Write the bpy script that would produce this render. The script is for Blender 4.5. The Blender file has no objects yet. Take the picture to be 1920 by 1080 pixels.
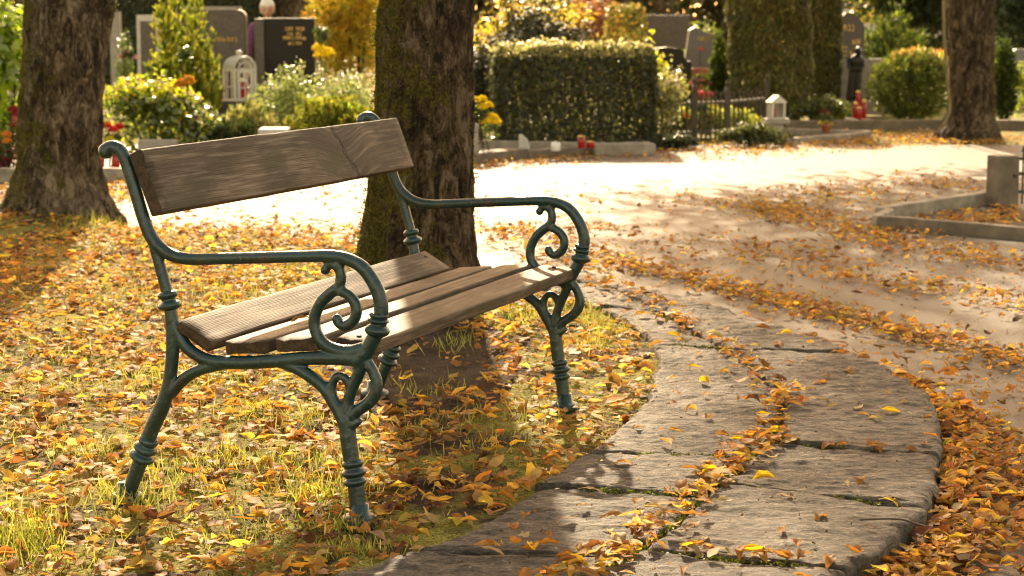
import bpy, bmesh, math, random
import numpy as np
from mathutils import Vector, Matrix, noise as mn
random.seed(7); RNG = np.random.default_rng(11)
SC = bpy.context.scene; COL = SC.collection
PI = math.pi

# ------------------------------------------------------------------ camera
F, HZ, H = 3900.0, 15.0, 1.25
PIT = math.atan((540 - HZ) / F); CP, SP = math.cos(PIT), math.sin(PIT)
cam = bpy.data.cameras.new('camera'); cam.sensor_width = 36; cam.lens = F / 1920 * 36
cam.clip_end = 1000; cam.clip_start = 0.05
cam.dof.use_dof = True; cam.dof.focus_distance = 5.25; cam.dof.aperture_fstop = 7.4
co = bpy.data.objects.new('camera', cam); COL.objects.link(co)
co.location = (0, 0, H); co.rotation_euler = (PI / 2 - PIT, 0, 0)
SC.camera = co

def ray(x, y):
    dx = (x - 960) / F; dy = -(y - 540) / F
    return (dx, CP + dy * SP, -SP + dy * CP)
def gp(x, y, z=0.0):                      # a photo point on a level surface
    d = ray(x, y); t = (z - H) / d[2]
    return Vector((d[0] * t, d[1] * t, z))
def at(x, y, Y):                          # a photo point at distance Y
    d = ray(x, y); t = Y / d[1]
    return Vector((d[0] * t, Y, H + d[2] * t))
def ppm(Y):                               # photo pixels per metre at distance Y
    return F / (Y * CP + (H - .5) * SP)
ZP = -0.06                                # level of the path; the island is 0

# ------------------------------------------------------------------ helpers
def tag(o, label=None, cat=None, group=None, kind=None):
    if label: o['label'] = label
    if cat: o['category'] = cat
    if group: o['group'] = group
    if kind: o['kind'] = kind
    return o
def empty(name, loc, label=None, cat=None, group=None, rz=0):
    o = bpy.data.objects.new(name, None); COL.objects.link(o)
    o.location = loc; o.rotation_euler = (0, 0, rz); o.empty_display_size = .1
    return tag(o, label, cat, group)
def link(name, me, mat=None, parent=None, smooth=False):
    o = bpy.data.objects.new(name, me); COL.objects.link(o)
    if mat:
        for m in (mat if isinstance(mat, (list, tuple)) else [mat]): me.materials.append(m)
    if parent: o.parent = parent
    if smooth and len(me.polygons): me.polygons.foreach_set('use_smooth', [True] * len(me.polygons))
    return o
def bm_obj(name, bm, mat, parent=None, smooth=False):
    me = bpy.data.meshes.new(name); bm.normal_update(); bm.to_mesh(me); bm.free()
    return link(name, me, mat, parent, smooth)
def np_mesh(name, V, Q, C=None):
    me = bpy.data.meshes.new(name); V = np.asarray(V, dtype=np.float32); Q = np.asarray(Q, dtype=np.int32)
    me.vertices.add(len(V)); me.vertices.foreach_set('co', V.ravel())
    k = Q.shape[1]
    me.loops.add(Q.size); me.loops.foreach_set('vertex_index', Q.ravel())
    me.polygons.add(len(Q)); me.polygons.foreach_set('loop_start', np.arange(0, Q.size, k, dtype=np.int32))
    me.polygons.foreach_set('loop_total', np.full(len(Q), k, dtype=np.int32))
    me.update(calc_edges=True)
    if C is not None:
        a = me.color_attributes.new('col', 'FLOAT_COLOR', 'POINT')
        C = np.asarray(C, dtype=np.float32)
        if C.shape[1] == 3: C = np.hstack([C, np.ones((len(C), 1), np.float32)])
        a.data.foreach_set('color', C.ravel())
    me.validate()
    return me
def add_box(bm, c, s, rot=None, bev=0.0, seg=2):
    r = bmesh.ops.create_cube(bm, size=1.0); vs = r['verts']
    M = Matrix.Translation(Vector(c)) @ (rot.to_4x4() if rot else Matrix()) @ Matrix.Diagonal((*s, 1))
    bmesh.ops.transform(bm, matrix=M, verts=vs)
    if bev:
        es = list({e for v in vs for e in v.link_edges})
        bmesh.ops.bevel(bm, geom=es, offset=bev, segments=seg, profile=.5, affect='EDGES')
def add_lathe(bm, prof, c=(0, 0, 0), n=20, rot=None):
    rings = []
    for r, z in prof:
        ring = []
        for k in range(n):
            a = 2 * PI * k / n; p = Vector((r * math.cos(a), r * math.sin(a), z))
            if rot: p = rot @ p
            ring.append(bm.verts.new(p + Vector(c)))
        rings.append(ring)
    for a, b in zip(rings, rings[1:]):
        for k in range(n):
            bm.faces.new((a[k], a[(k + 1) % n], b[(k + 1) % n], b[k]))
    bm.faces.new(rings[0][::-1]); bm.faces.new(rings[-1])
def add_tube(bm, pts, rad, n=10, caps=True):
    pts = [Vector(p) for p in pts]
    if not isinstance(rad, (list, tuple)): rad = [rad] * len(pts)
    rings = []; up = None
    for i, p in enumerate(pts):
        t = (pts[min(i + 1, len(pts) - 1)] - pts[max(i - 1, 0)]).normalized()
        if up is None:
            up = Vector((0, 0, 1)) if abs(t.z) < .9 else Vector((1, 0, 0))
        up = (up - t * up.dot(t)).normalized(); b = t.cross(up)
        rings.append([bm.verts.new(p + (up * math.cos(2 * PI * k / n) + b * math.sin(2 * PI * k / n)) * rad[i]) for k in range(n)])
    for a, b in zip(rings, rings[1:]):
        for k in range(n): bm.faces.new((a[k], a[(k + 1) % n], b[(k + 1) % n], b[k]))
    if caps: bm.faces.new(rings[0][::-1]); bm.faces.new(rings[-1])
def add_ball(bm, c, r, sub=2, sc=(1, 1, 1)):
    q = bmesh.ops.create_icosphere(bm, subdivisions=sub, radius=r)
    bmesh.ops.transform(bm, matrix=Matrix.Translation(Vector(c)) @ Matrix.Diagonal((*sc, 1)), verts=q['verts'])
def crom(P, m=8):                          # smooth curve through points (any dimension)
    P = [np.array(p, float) for p in P]; out = []
    for i in range(len(P) - 1):
        p0, p1, p2, p3 = P[max(i - 1, 0)], P[i], P[i + 1], P[min(i + 2, len(P) - 1)]
        for k in range(m):
            t = k / m
            out.append(.5 * (2 * p1 + (p2 - p0) * t + (2 * p0 - 5 * p1 + 4 * p2 - p3) * t * t + (3 * p1 - p0 - 3 * p2 + p3) * t ** 3))
    out.append(P[-1]); return out
def fbm(x, y, z, o=4): return mn.fractal(Vector((x, y, z)), 1.0, 2.0, o)

# ------------------------------------------------------------------ materials
class NT:
    def __init__(s, name):
        s.m = bpy.data.materials.new(name); s.m.use_nodes = True; s.t = s.m.node_tree; s.t.nodes.clear()
    def n(s, typ, **kw):
        x = s.t.nodes.new(typ)
        for k, v in kw.items():
            if k in x.inputs: x.inputs[k].default_value = v
            else: setattr(x, k, v)
        return x
    def l(s, a, b): s.t.links.new(a, b)
    def coord(s, scale=(1, 1, 1), kind='Object'):
        tc = s.n('ShaderNodeTexCoord'); mp = s.n('ShaderNodeMapping'); s.l(tc.outputs[kind], mp.inputs[0])
        mp.inputs['Scale'].default_value = scale; return mp.outputs[0]
    def noise(s, vec, scale, detail=5, rough=.55, dist=0):
        x = s.n('ShaderNodeTexNoise'); s.l(vec, x.inputs['Vector']); x.inputs['Scale'].default_value = scale
        x.inputs['Detail'].default_value = detail; x.inputs['Roughness'].default_value = rough; x.inputs['Distortion'].default_value = dist
        return x.outputs['Fac']
    def ramp(s, fac, stops):
        x = s.n('ShaderNodeValToRGB'); s.l(fac, x.inputs[0]); e = x.color_ramp.elements
        while len(e) < len(stops): e.new(.5)
        for i, (p, c) in enumerate(stops):
            e[i].position = p; e[i].color = (*c, 1) if len(c) == 3 else c
        return x.outputs[0]
    def mix(s, fac, a, b, mode='MIX'):
        x = s.n('ShaderNodeMix'); x.data_type = 'RGBA'; x.blend_type = mode
        if isinstance(fac, (int, float)): x.inputs[0].default_value = fac
        else: s.l(fac, x.inputs[0])
        for v, i in ((a, 6), (b, 7)):
            if isinstance(v, tuple): x.inputs[i].default_value = (*v, 1)
            else: s.l(v, x.inputs[i])
        return x.outputs[2]
    def math(s, op, a, b=None):
        x = s.n('ShaderNodeMath'); x.operation = op
        for v, i in ((a, 0), (b, 1)):
            if v is None: continue
            if isinstance(v, (int, float)): x.inputs[i].default_value = v
            else: s.l(v, x.inputs[i])
        return x.outputs[0]
    def bump(s, h, strength=.5, dist=.01, prev=None):
        x = s.n('ShaderNodeBump'); s.l(h, x.inputs['Height']); x.inputs['Strength'].default_value = strength
        x.inputs['Distance'].default_value = dist
        if prev: s.l(prev, x.inputs['Normal'])
        return x.outputs[0]
    def out(s, color, rough=.6, normal=None, metal=0.0, spec=.5, coat=0.0, transl=0.0, tcol=None):
        p = s.n('ShaderNodeBsdfPrincipled'); o = s.n('ShaderNodeOutputMaterial')
        if isinstance(color, tuple): p.inputs['Base Color'].default_value = (*color, 1)
        else: s.l(color, p.inputs['Base Color'])
        if isinstance(rough, (int, float)): p.inputs['Roughness'].default_value = rough
        else: s.l(rough, p.inputs['Roughness'])
        p.inputs['Metallic'].default_value = metal; p.inputs['Specular IOR Level'].default_value = spec
        p.inputs['Coat Weight'].default_value = coat; p.inputs['Coat Roughness'].default_value = .12
        if normal: s.l(normal, p.inputs['Normal'])
        sh = p.outputs[0]
        if transl:
            t = s.n('ShaderNodeBsdfTranslucent'); c = tcol if tcol is not None else color
            if isinstance(c, tuple): t.inputs[0].default_value = (*c, 1)
            else: s.l(c, t.inputs[0])
            mx = s.n('ShaderNodeMixShader'); mx.inputs[0].default_value = transl
            s.l(sh, mx.inputs[1]); s.l(t.outputs[0], mx.inputs[2]); sh = mx.outputs[0]
        s.l(sh, o.inputs[0]); return s.m

def mat_plain(name, c, rough=.5, metal=0, spec=.5, var=.25, sc=14, bump=.15):
    k = NT(name); v = k.coord(); f = k.noise(v, sc, 5)
    col = k.ramp(f, [(.3, tuple(x * (1 - var) for x in c)), (.7, tuple(min(1, x * (1 + var)) for x in c))])
    return k.out(col, rough, k.bump(k.noise(v, sc * 5, 3), bump, .003), metal, spec)
def mat_iron():
    k = NT('green_painted_iron'); v = k.coord()
    f = k.noise(v, 9, 5, .6); f2 = k.noise(v, 60, 4, .65)
    col = k.ramp(f, [(.3, (.005, .018, .019)), (.6, (.009, .036, .035)), (.82, (.022, .062, .056))])
    chip = k.ramp(f2, [(.63, (0, 0, 0)), (.68, (1, 1, 1))])
    col = k.mix(chip, col, (.07, .08, .065))
    wear = k.ramp(k.noise(v, 16, 6, .75), [(.57, (0, 0, 0)), (.64, (.65, .65, .65))])
    col = k.mix(wear, col, (.055, .030, .018))
    r = k.ramp(f2, [(.2, (.22,) * 3), (.8, (.45,) * 3)])
    return k.out(col, r, k.bump(f2, .45, .005, k.bump(f, .35, .008)), 0, .6)
def mat_wood(name='weathered_wood', knot=None):
    k = NT(name); tc = k.n('ShaderNodeTexCoord'); inf = k.n('ShaderNodeObjectInfo')
    off = k.n('ShaderNodeVectorMath'); off.operation = 'SCALE'; off.inputs[0].default_value = (3.1, 5.7, 2.3)
    k.l(inf.outputs['Random'], off.inputs[3])
    ad = k.n('ShaderNodeVectorMath'); ad.operation = 'ADD'; k.l(tc.outputs['Object'], ad.inputs[0]); k.l(off.outputs[0], ad.inputs[1])
    src = ad.outputs[0]
    sx = k.n('ShaderNodeSeparateXYZ'); k.l(tc.outputs['Object'], sx.inputs[0])
    if knot:                                   # the grain bends round a knot
        dy = k.math('SUBTRACT', sx.outputs[1], knot[0]); g = k.math('POWER', 2.718, k.math('MULTIPLY', k.math('MULTIPLY', dy, dy), -60.0))
        cb = k.n('ShaderNodeCombineXYZ'); k.l(k.math('MULTIPLY', g, .045), cb.inputs[0]); a2 = k.n('ShaderNodeVectorMath'); a2.operation = 'ADD'; k.l(src, a2.inputs[0]); k.l(cb.outputs[0], a2.inputs[1]); src = a2.outputs[0]
    def mp(s):
        m = k.n('ShaderNodeMapping'); k.l(src, m.inputs[0]); m.inputs['Scale'].default_value = s; return m.outputs[0]
    w = k.n('ShaderNodeTexWave'); w.wave_type = 'BANDS'; w.bands_direction = 'X'
    k.l(mp((1.0, .05, .8)), w.inputs[0]); w.inputs['Scale'].default_value = 62; w.inputs['Distortion'].default_value = 3.6
    w.inputs['Detail'].default_value = 3; w.inputs['Detail Scale'].default_value = .6; w.inputs['Detail Roughness'].default_value = .6
    fib = k.noise(mp((70, 1.6, 70)), 3, 4, .65)
    big = k.noise(mp((3, 1.0, 3)), 2.6, 4, .55)
    c1 = k.ramp(big, [(.36, (.040, .026, .016)), (.5, (.085, .058, .037)), (.64, (.175, .125, .086))])
    c2 = k.mix(k.math('MULTIPLY', w.outputs['Fac'], .55), c1, (.034, .022, .014))
    c3 = k.mix(k.ramp(fib, [(.38, (.85,) * 3), (.52, (0, 0, 0))]), c2, (.030, .019, .012))
    pale = k.ramp(k.noise(mp((26, 1.1, 26)), 3, 6, .65), [(.50, (0, 0, 0)), (.68, (.60,) * 3)])
    c4 = k.mix(pale, c3, (.26, .20, .148))
    m2 = k.n('ShaderNodeMapping'); k.l(ad.outputs[0], m2.inputs[0]); m2.inputs['Scale'].default_value = (5, 2.2, 5)
    mould = k.ramp(k.noise(m2.outputs[0], 1.7, 5, .6), [(.52, (0, 0, 0)), (.62, (.75,) * 3)])
    c4 = k.mix(mould, c4, (.040, .034, .014))
    h = k.math('ADD', k.math('MULTIPLY', fib, .7), k.math('MULTIPLY', w.outputs['Fac'], .12))
    if knot:
        nn = k.noise(k.coord((30, 30, 30)), 1, 4, .6)
        ln = k.math('ABSOLUTE', k.math('ADD', k.math('ADD', dy, k.math('MULTIPLY', sx.outputs[0], .42)), k.math('MULTIPLY', k.math('SUBTRACT', nn, .5), .085)))
        lm = k.ramp(ln, [(.004, (1, 1, 1)), (.020, (0, 0, 0))]); c4 = k.mix(k.mix(.15, lm, (0, 0, 0)), c4, (.022, .014, .009)); h = k.math('SUBTRACT', h, lm)
    sn = k.n('ShaderNodeSeparateXYZ'); k.l(tc.outputs['Normal'], sn.inputs[0])
    en = k.math('MULTIPLY', k.math('GREATER_THAN', k.math('ABSOLUTE', sn.outputs[1]), .7), .8)
    c4 = k.mix(en, c4, k.ramp(k.noise(k.coord((60, 60, 60)), 1, 4, .7), [(.35, (.020, .012, .006)), (.65, (.070, .042, .022))]))
    return k.out(c4, .68, k.bump(h, .45, .004), 0, .22)
def mat_bark(name, green, base=((.030, .021, .013), (.085, .062, .040), (.20, .16, .115))):
    k = NT(name); v = k.coord((1, 1, .38)); v2 = k.coord((1, 1, .75))
    f = k.noise(v, 26, 10, .78, 1.5); g = k.noise(v2, 4.5, 7, .7, .5); pl = k.noise(v, 9, 8, .72, 2.0)
    col = k.ramp(f, [(.40, base[0]), (.51, base[1]), (.62, base[2])])
    col = k.mix(.9, col, k.ramp(g, [(.38, (.40, .36, .32)), (.60, (1.5, 1.45, 1.4))]), 'MULTIPLY')
    col = k.mix(k.ramp(pl, [(.55, (0, 0, 0)), (.60, (.75,) * 3)]), col, tuple(min(1, c * 1.3) for c in base[2]))
    col = k.mix(k.ramp(pl, [(.42, (.9,) * 3), (.475, (0, 0, 0))]), col, tuple(c * .5 for c in base[0]))
    lich = k.ramp(k.noise(v2, 70, 4, .7), [(.60, (0, 0, 0)), (.66, (.75,) * 3)])
    col = k.mix(lich, col, (.24, .21, .15))
    sep = k.n('ShaderNodeSeparateXYZ'); k.l(k.coord(), sep.inputs[0])
    side = k.math('ADD', k.math('MULTIPLY', sep.outputs[0], -.6), k.math('MULTIPLY', k.noise(v2, 5.0, 9, .78), 1.5))
    ms = k.ramp(side, [(green, (0, 0, 0)), (green + .07, (.95,) * 3)])
    moss = k.ramp(k.noise(v2, 120, 3), [(.38, (.040, .036, .006)), (.64, (.19, .16, .026))])
    col = k.mix(ms, col, moss)
    h = k.math('ADD', f, k.math('MULTIPLY', pl, 1.4))
    return k.out(col, .9, k.bump(k.noise(v2, 160, 3), .7, .008, k.bump(h, 1.0, .05)), 0, .2)
def mat_leaf(name, transl=.45, rough=.45, spec=.5, boost=1.25, gy=1.15):
    k = NT(name); a = k.n('ShaderNodeVertexColor'); a.layer_name = 'col'
    v = k.coord(); f = k.noise(v, 55, 3)
    col = k.mix(.55, a.outputs[0], k.ramp(f, [(.3, (.55,) * 3), (.7, (1.2,) * 3)]), 'MULTIPLY')
    t = k.mix(1.0, col, (boost, boost * gy, boost * .75), 'MULTIPLY')
    return k.out(col, rough, k.bump(f, .25, .003), 0, spec, 0, transl, t)
def mat_stone():
    k = NT('gneiss_slab'); ge = k.n('ShaderNodeNewGeometry')
    def mp(s, rz=0):
        m = k.n('ShaderNodeMapping'); k.l(ge.outputs['Position'], m.inputs[0]); m.inputs['Scale'].default_value = s
        m.inputs['Rotation'].default_value = (0, 0, rz); return m.outputs[0]
    lay = k.noise(mp((7, 17, 17), .04), 1.8, 8, .72, 1.0)
    fine = k.noise(mp((48, 85, 85), .04), 1.4, 6, .75, .4)
    big = k.noise(mp((1, 1, 1)), 2.2, 4, .55)
    col = k.ramp(lay, [(.36, (.050, .038, .027)), (.50, (.135, .108, .080)), (.64, (.26, .215, .165))])
    col = k.mix(.75, col, k.ramp(fine, [(.38, (.22,) * 3), (.62, (1.6,) * 3)]), 'MULTIPLY')
    col = k.mix(k.ramp(big, [(.40, (.35,) * 3), (.62, (0, 0, 0))]), col, (.085, .066, .046))
    vo = k.n('ShaderNodeTexVoronoi'); k.l(mp((30, 48, 40)), vo.inputs[0]); vo.inputs['Scale'].default_value = 1.6
    col = k.mix(k.ramp(vo.outputs[0], [(.10, (.7,) * 3), (.26, (0, 0, 0))]), col, (.035, .027, .019))
    li = k.ramp(k.noise(mp((1, 1, 1)), 42, 3, .6), [(.66, (0, 0, 0)), (.70, (.7,) * 3)])
    col = k.mix(li, col, (.42, .36, .28))
    return k.out(col, .72, k.bump(fine, 1.0, .009, k.bump(lay, 1.0, .026)), 0, .4)
def mat_path():
    k = NT('path_surface'); v = k.coord()
    f = k.noise(v, 240, 3, .7); g = k.noise(v, 1.1, 5, .6); m = k.noise(v, 14, 5, .65)
    col = k.ramp(g, [(.34, (.070, .055, .038)), (.66, (.115, .093, .067))])
    col = k.mix(.7, col, k.ramp(f, [(.3, (.45,) * 3), (.68, (1.35,) * 3)]), 'MULTIPLY')
    col = k.mix(.5, col, k.ramp(m, [(.3, (.72,) * 3), (.7, (1.15,) * 3)]), 'MULTIPLY')
    return k.out(col, .7, k.bump(f, .5, .004, k.bump(m, .3, .008)), 0, .4)
def mat_soil():
    k = NT('soil_with_moss'); v = k.coord()
    f = k.noise(v, 9, 7, .65); g = k.noise(v, 90, 4, .65); m = k.noise(v, 3.3, 5, .62)
    col = k.ramp(f, [(.3, (.020, .012, .006)), (.7, (.068, .041, .021))])
    col = k.mix(.6, col, k.ramp(g, [(.3, (.5,) * 3), (.7, (1.4,) * 3)]), 'MULTIPLY')
    moss = k.ramp(k.noise(v, 130, 3), [(.36, (.08, .078, .011)), (.64, (.34, .30, .05))])
    sp = k.n('ShaderNodeSeparateXYZ'); k.l(v, sp.inputs[0])
    ax = k.math('DIVIDE', k.math('ADD', sp.outputs[0], .32), .34); ay = k.math('DIVIDE', k.math('ADD', sp.outputs[1], -7.2), 1.1)
    rr = k.math('ADD', k.math('MULTIPLY', ax, ax), k.math('MULTIPLY', ay, ay))      # trodden bare earth by the middle trunk
    m = k.math('SUBTRACT', m, k.math('MULTIPLY', k.math('LESS_THAN', rr, 1.0), .22))
    col = k.mix(k.ramp(m, [(.41, (0, 0, 0)), (.52, (.95,) * 3)]), col, moss)
    return k.out(col, .95, k.bump(g, .8, .012, k.bump(f, .6, .03)), 0, .2)

M = {}
M['iron'] = mat_iron(); M['wood'] = mat_wood(); M['wood_knot'] = mat_wood('knotty_weathered_wood', (.33,)); M['stone'] = mat_stone(); M['path'] = mat_path(); M['soil'] = mat_soil()
M['bark'] = mat_bark('mossy_bark', .75, ((.030, .019, .010), (.105, .072, .042), (.24, .175, .115))); M['bark_grey'] = mat_bark('grey_lichen_bark', .80, ((.050, .036, .022), (.150, .112, .072), (.32, .255, .18)))
M['bark_far'] = mat_bark('brown_bark', 1.0, ((.040, .026, .014), (.115, .080, .046), (.22, .165, .105)))
M['litter'] = mat_leaf('fallen_leaf', .48, .62, .18, 1.5, 1.08)
M['foliage'] = mat_leaf('living_leaf', .45, .38, .5, 2.1)
M['glossy'] = mat_leaf('glossy_leaf', .42, .22, .9, 2.2)
M['needle'] = mat_leaf('needle_leaf', .38, .6, .25, 2.1)
M['dark'] = mat_leaf('dark_evergreen_leaf', .12, .55, .3, 1.3)
M['petal'] = mat_leaf('flower_petal', .35, .6, .2, 1.2)
M['grass'] = mat_leaf('grass_blade', .45, .5, .4, 1.4)
M['stem'] = mat_plain('woody_stem', (.07, .048, .03), .9)
M['kerb'] = mat_plain('weathered_kerb_stone', (.27, .225, .17), .85, var=.35, sc=9, bump=.4)
M['kerb_dark'] = mat_plain('dark_kerb_stone', (.15, .115, .08), .85, var=.35, sc=9, bump=.4)
M['granite_brown'] = mat_plain('brown_granite', (.085, .064, .050), .5, var=.3, sc=30)
M['granite_black'] = mat_plain('black_granite', (.014, .012, .010), .35, 0, .2, var=.3, sc=40, bump=.03)
M['granite_grey'] = mat_plain('blue_grey_granite', (.15, .148, .155), .45, var=.25, sc=30)
M['pale_stone'] = mat_plain('pale_limestone', (.52, .49, .45), .7, var=.12)
M['grey_stone'] = mat_plain('grey_concrete_stone', (.30, .265, .23), .8, var=.18)
M['terracotta'] = mat_plain('terracotta', (.42, .16, .075), .7)
M['gold'] = mat_plain('gold_letter', (.62, .40, .13), .35, .7, bump=.02)
M['white'] = mat_plain('white_enamel', (.56, .52, .45), .35, var=.1, bump=.04)
M['fence'] = mat_plain('rusty_wrought_iron', (.050, .036, .026), .6, var=.5)
M['bronze'] = mat_plain('dark_bronze', (.024, .020, .017), .35, .4)
M['red'] = mat_plain('red_candle_plastic', (.42, .010, .010), .25, var=.1, bump=.02)
M['red'].node_tree.nodes['Principled BSDF'].inputs['Transmission Weight'].default_value = .25
M['wax'] = mat_plain('white_wax', (.78, .74, .66), .5, var=.05, bump=.02)
M['skin'] = mat_plain('skin', (.55, .31, .22), .5, var=.1, bump=.05)
M['hair'] = mat_plain('white_hair', (.78, .74, .68), .6, var=.12, sc=60, bump=.4)
M['jacket'] = mat_plain('purple_cloth', (.13, .040, .12), .85, var=.2)
M['trousers'] = mat_plain('dark_trouser_cloth', (.03, .03, .036), .9)
M['eye'] = mat_plain('dark_eye', (.02, .015, .012), .2)
M['glass'] = NT('lantern_glass').out((.8, .8, .78), .08, None, 0, .6)
_g = M['glass'].node_tree.nodes['Principled BSDF']; _g.inputs['Transmission Weight'].default_value = 1.0; _g.inputs['IOR'].default_value = 1.05

# ------------------------------------------------------------------ leaves: strips bent along their length
def leaf_strips(P, N, L, W, curl, fold, cols, rows=3, mid=False, twist=None, T=None, crump=0.0):
    n = len(P); N = N / np.linalg.norm(N, axis=1, keepdims=True)
    if T is None: T = RNG.normal(size=(n, 3))
    T = T - N * (T * N).sum(1, keepdims=True); T /= np.linalg.norm(T, axis=1, keepdims=True) + 1e-9
    B = np.cross(N, T)
    prof = {3: [.30, 1, .06], 4: [.18, .95, .80, .05], 5: [.10, .80, 1, .70, .04], 7: [.05, .55, .92, 1, .86, .5, .03]}[rows]
    k = np.where(np.abs(curl) < .05, .05, curl)
    V = []
    offs = (-1, 0, 1) if mid else (-1, 1)
    for i in range(rows):
        v = i / (rows - 1) - .5
        a = L * np.sin(k * v) / k; c = L * (1 - np.cos(k * v)) / k
        tw = (twist * v) if twist is not None else np.zeros(n)
        for s in offs:
            w = .5 * W * prof[i] * s
            y = w * np.cos(fold); z = c + np.abs(w) * np.sin(fold)
            y2 = y * np.cos(tw) - z * np.sin(tw) * 0; z2 = z + y * np.sin(tw)
            q = P + T * a[:, None] + B * y2[:, None] + N * z2[:, None]
            if crump:
                q = q + N * (RNG.normal(0, crump, n) * W)[:, None] * (1.0 if s else .4) + B * (RNG.normal(0, crump * .6, n) * W * abs(s))[:, None]
            V.append(q)
    m = len(offs); V = np.stack(V, 1).reshape(-1, 3)
    q = []
    for i in range(rows - 1):
        for j in range(m - 1): q.append((i * m + j, i * m + j + 1, (i + 1) * m + j + 1, (i + 1) * m + j))
    q = np.array(q); vp = rows * m
    Q = (np.arange(n) * vp)[:, None, None] + q[None]
    C = np.repeat(cols, vp, 0)
    return V, Q.reshape(-1, 4), C
def pick(pal, n, jit=.18):
    w = np.array([p[1] for p in pal], float); c = np.array([p[0] for p in pal], float)
    i = RNG.choice(len(pal), n, p=w / w.sum())
    return np.clip(c[i] * (1 + RNG.normal(0, jit, (n, 1))) * (1 + RNG.normal(0, jit * .3, (n, 3))), .003, .95)
def cloud(blobs, n, shell=.35, lump=.22, up=.3):
    """points and normals through the outer part of a set of ellipsoids, the outline pushed in and out"""
    vol = np.array([(b[3] * b[4] * b[5]) ** (2 / 3) for b in blobs]); idx = RNG.choice(len(blobs), n, p=vol / vol.sum())
    b = np.array(blobs)[idx]
    d = RNG.normal(size=(n, 3)); d /= np.linalg.norm(d, axis=1, keepdims=True)
    ph = idx * 3.7
    lm = 1 + lump * (np.sin(d[:, 0] * 5 + ph) * np.cos(d[:, 2] * 6 + ph * 1.3) + .7 * np.sin(d[:, 1] * 9 + d[:, 2] * 8 + ph))
    r = (1 - np.abs(RNG.normal(0, shell, n)).clip(0, .95)) * lm
    P = b[:, :3] + d * r[:, None] * b[:, 3:6]
    N = d + RNG.normal(0, .6, (n, 3)); N[:, 2] += up
    return P, N
def foliage(name, parent, blobs, n, L, W, pal, mat, shell=.35, lump=.22, zmin=None, curl=.6, up=.3, clump=None, extra=None):
    P, N = cloud(blobs, n, shell, lump, up)
    if zmin is not None: P[:, 2] = np.where(P[:, 2] < zmin, zmin + RNG.uniform(0, .12, n), P[:, 2])
    C = pick(pal, n)
    if extra is not None:                      # brighter yellow leaves where the mask picks, high in the bush
        fn, epal = extra; msk = fn(P); C = np.where(msk[:, None], pick(epal, n), C)
    V, Q, C = leaf_strips(P, N, L * RNG.uniform(.7, 1.25, n), W * RNG.uniform(.7, 1.25, n), RNG.normal(0, curl, n), RNG.uniform(0, .6, n), C, 3)
    o = link(name, np_mesh(name, V, Q, C), mat, parent)
    return o
def sprays(name, parent, blobs, n, L, W, pal, mat, zmin=None, shell=.3, lump=.2, k=6, spread=.5, bias=(0, 0, .8)):
    """twig sprays: each one a fan of thin leaves leaving one point, for conifers and fine-leaved shrubs"""
    P, N = cloud(blobs, n, shell, lump, 0)
    if zmin is not None: P[:, 2] = np.maximum(P[:, 2], zmin + RNG.uniform(0, .1, n))
    D = N / np.linalg.norm(N, axis=1, keepdims=True) + np.array(bias)
    PP = np.repeat(P, k, 0); DD = np.repeat(D, k, 0) + RNG.normal(0, spread, (n * k, 3)); DD /= np.linalg.norm(DD, axis=1, keepdims=True)
    Ls = L * RNG.uniform(.6, 1.3, n * k); C = np.repeat(pick(pal, n), k, 0) * RNG.uniform(.8, 1.2, (n * k, 1))
    NN = np.cross(DD, RNG.normal(size=(n * k, 3)))
    V, Q, C = leaf_strips(PP + DD * (Ls * .5)[:, None], NN, Ls, W * RNG.uniform(.7, 1.3, n * k), RNG.normal(0, .4, n * k), np.zeros(n * k), np.clip(C, 0, .95), 3, T=DD)
    return link(name, np_mesh(name, V, Q, C), mat, parent)
def stems(parent, base, tops, r=.012, name='stem'):
    bm = bmesh.new()
    for t in tops:
        b = Vector(base) + Vector((random.uniform(-.03, .03), random.uniform(-.03, .03), 0)); t = Vector(t)
        m = (b + t) / 2 + Vector((random.uniform(-.05, .05), random.uniform(-.05, .05), random.uniform(0, .06)))
        add_tube(bm, [b, b.lerp(m, .6), m, m.lerp(t, .5), t], [r, r * .85, r * .7, r * .5, r * .3], 6)
    return bm_obj(name, bm, M['stem'], parent, True)
def shrub(name, label, cat, x0, x1, y0, ybase, Y, depth, n, L, W, pal, mat='foliage', kind='leaf', group=None, nb=5, zb=None, tops=None, lump=.22, shell=.35, extra=None, **kw):
    """a bush filling the photo box x0..x1, y0..ybase at distance Y; the parts are its foliage and its stems"""
    zb = ZP if zb is None else zb
    c = at((x0 + x1) / 2, y0, Y); w = (x1 - x0) / ppm(Y); h = c.z - zb
    root = empty(name, (c.x, Y, zb), label, cat, group)
    blobs = []
    if nb == 1: blobs = [(0, 0, h * .52, w / 2, depth / 2, h * .5)]
    else:
        blobs.append((0, 0, h * .45, w * .42, depth * .42, h * .46))
        for i in range(nb - 1):
            fx = -.30 + .60 * i / max(1, nb - 2); r = random.uniform(.20, .27)
            hh = h * random.uniform(.80, 1.0) * (1 - .25 * abs(fx) / .3 * random.random())
            blobs.append((fx * w, random.uniform(-.2, .2) * depth, hh - r * h, r * w * 1.05, depth * .32, r * h))
    if tops: blobs = tops(w, h, depth)
    if kind == 'leaf': foliage('foliage', root, blobs, n, L, W, pal, M[mat], shell, lump, .01, extra=extra)
    else: sprays('foliage', root, blobs, n, L, W, pal, M[mat], .01, shell, lump, **kw)
    stems(root, (0, 0, 0), [(b[0] * .8, b[1] * .6, min(b[2], h * .8)) for b in blobs], max(.008, min(.03, h * .016)))
    return root

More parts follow.
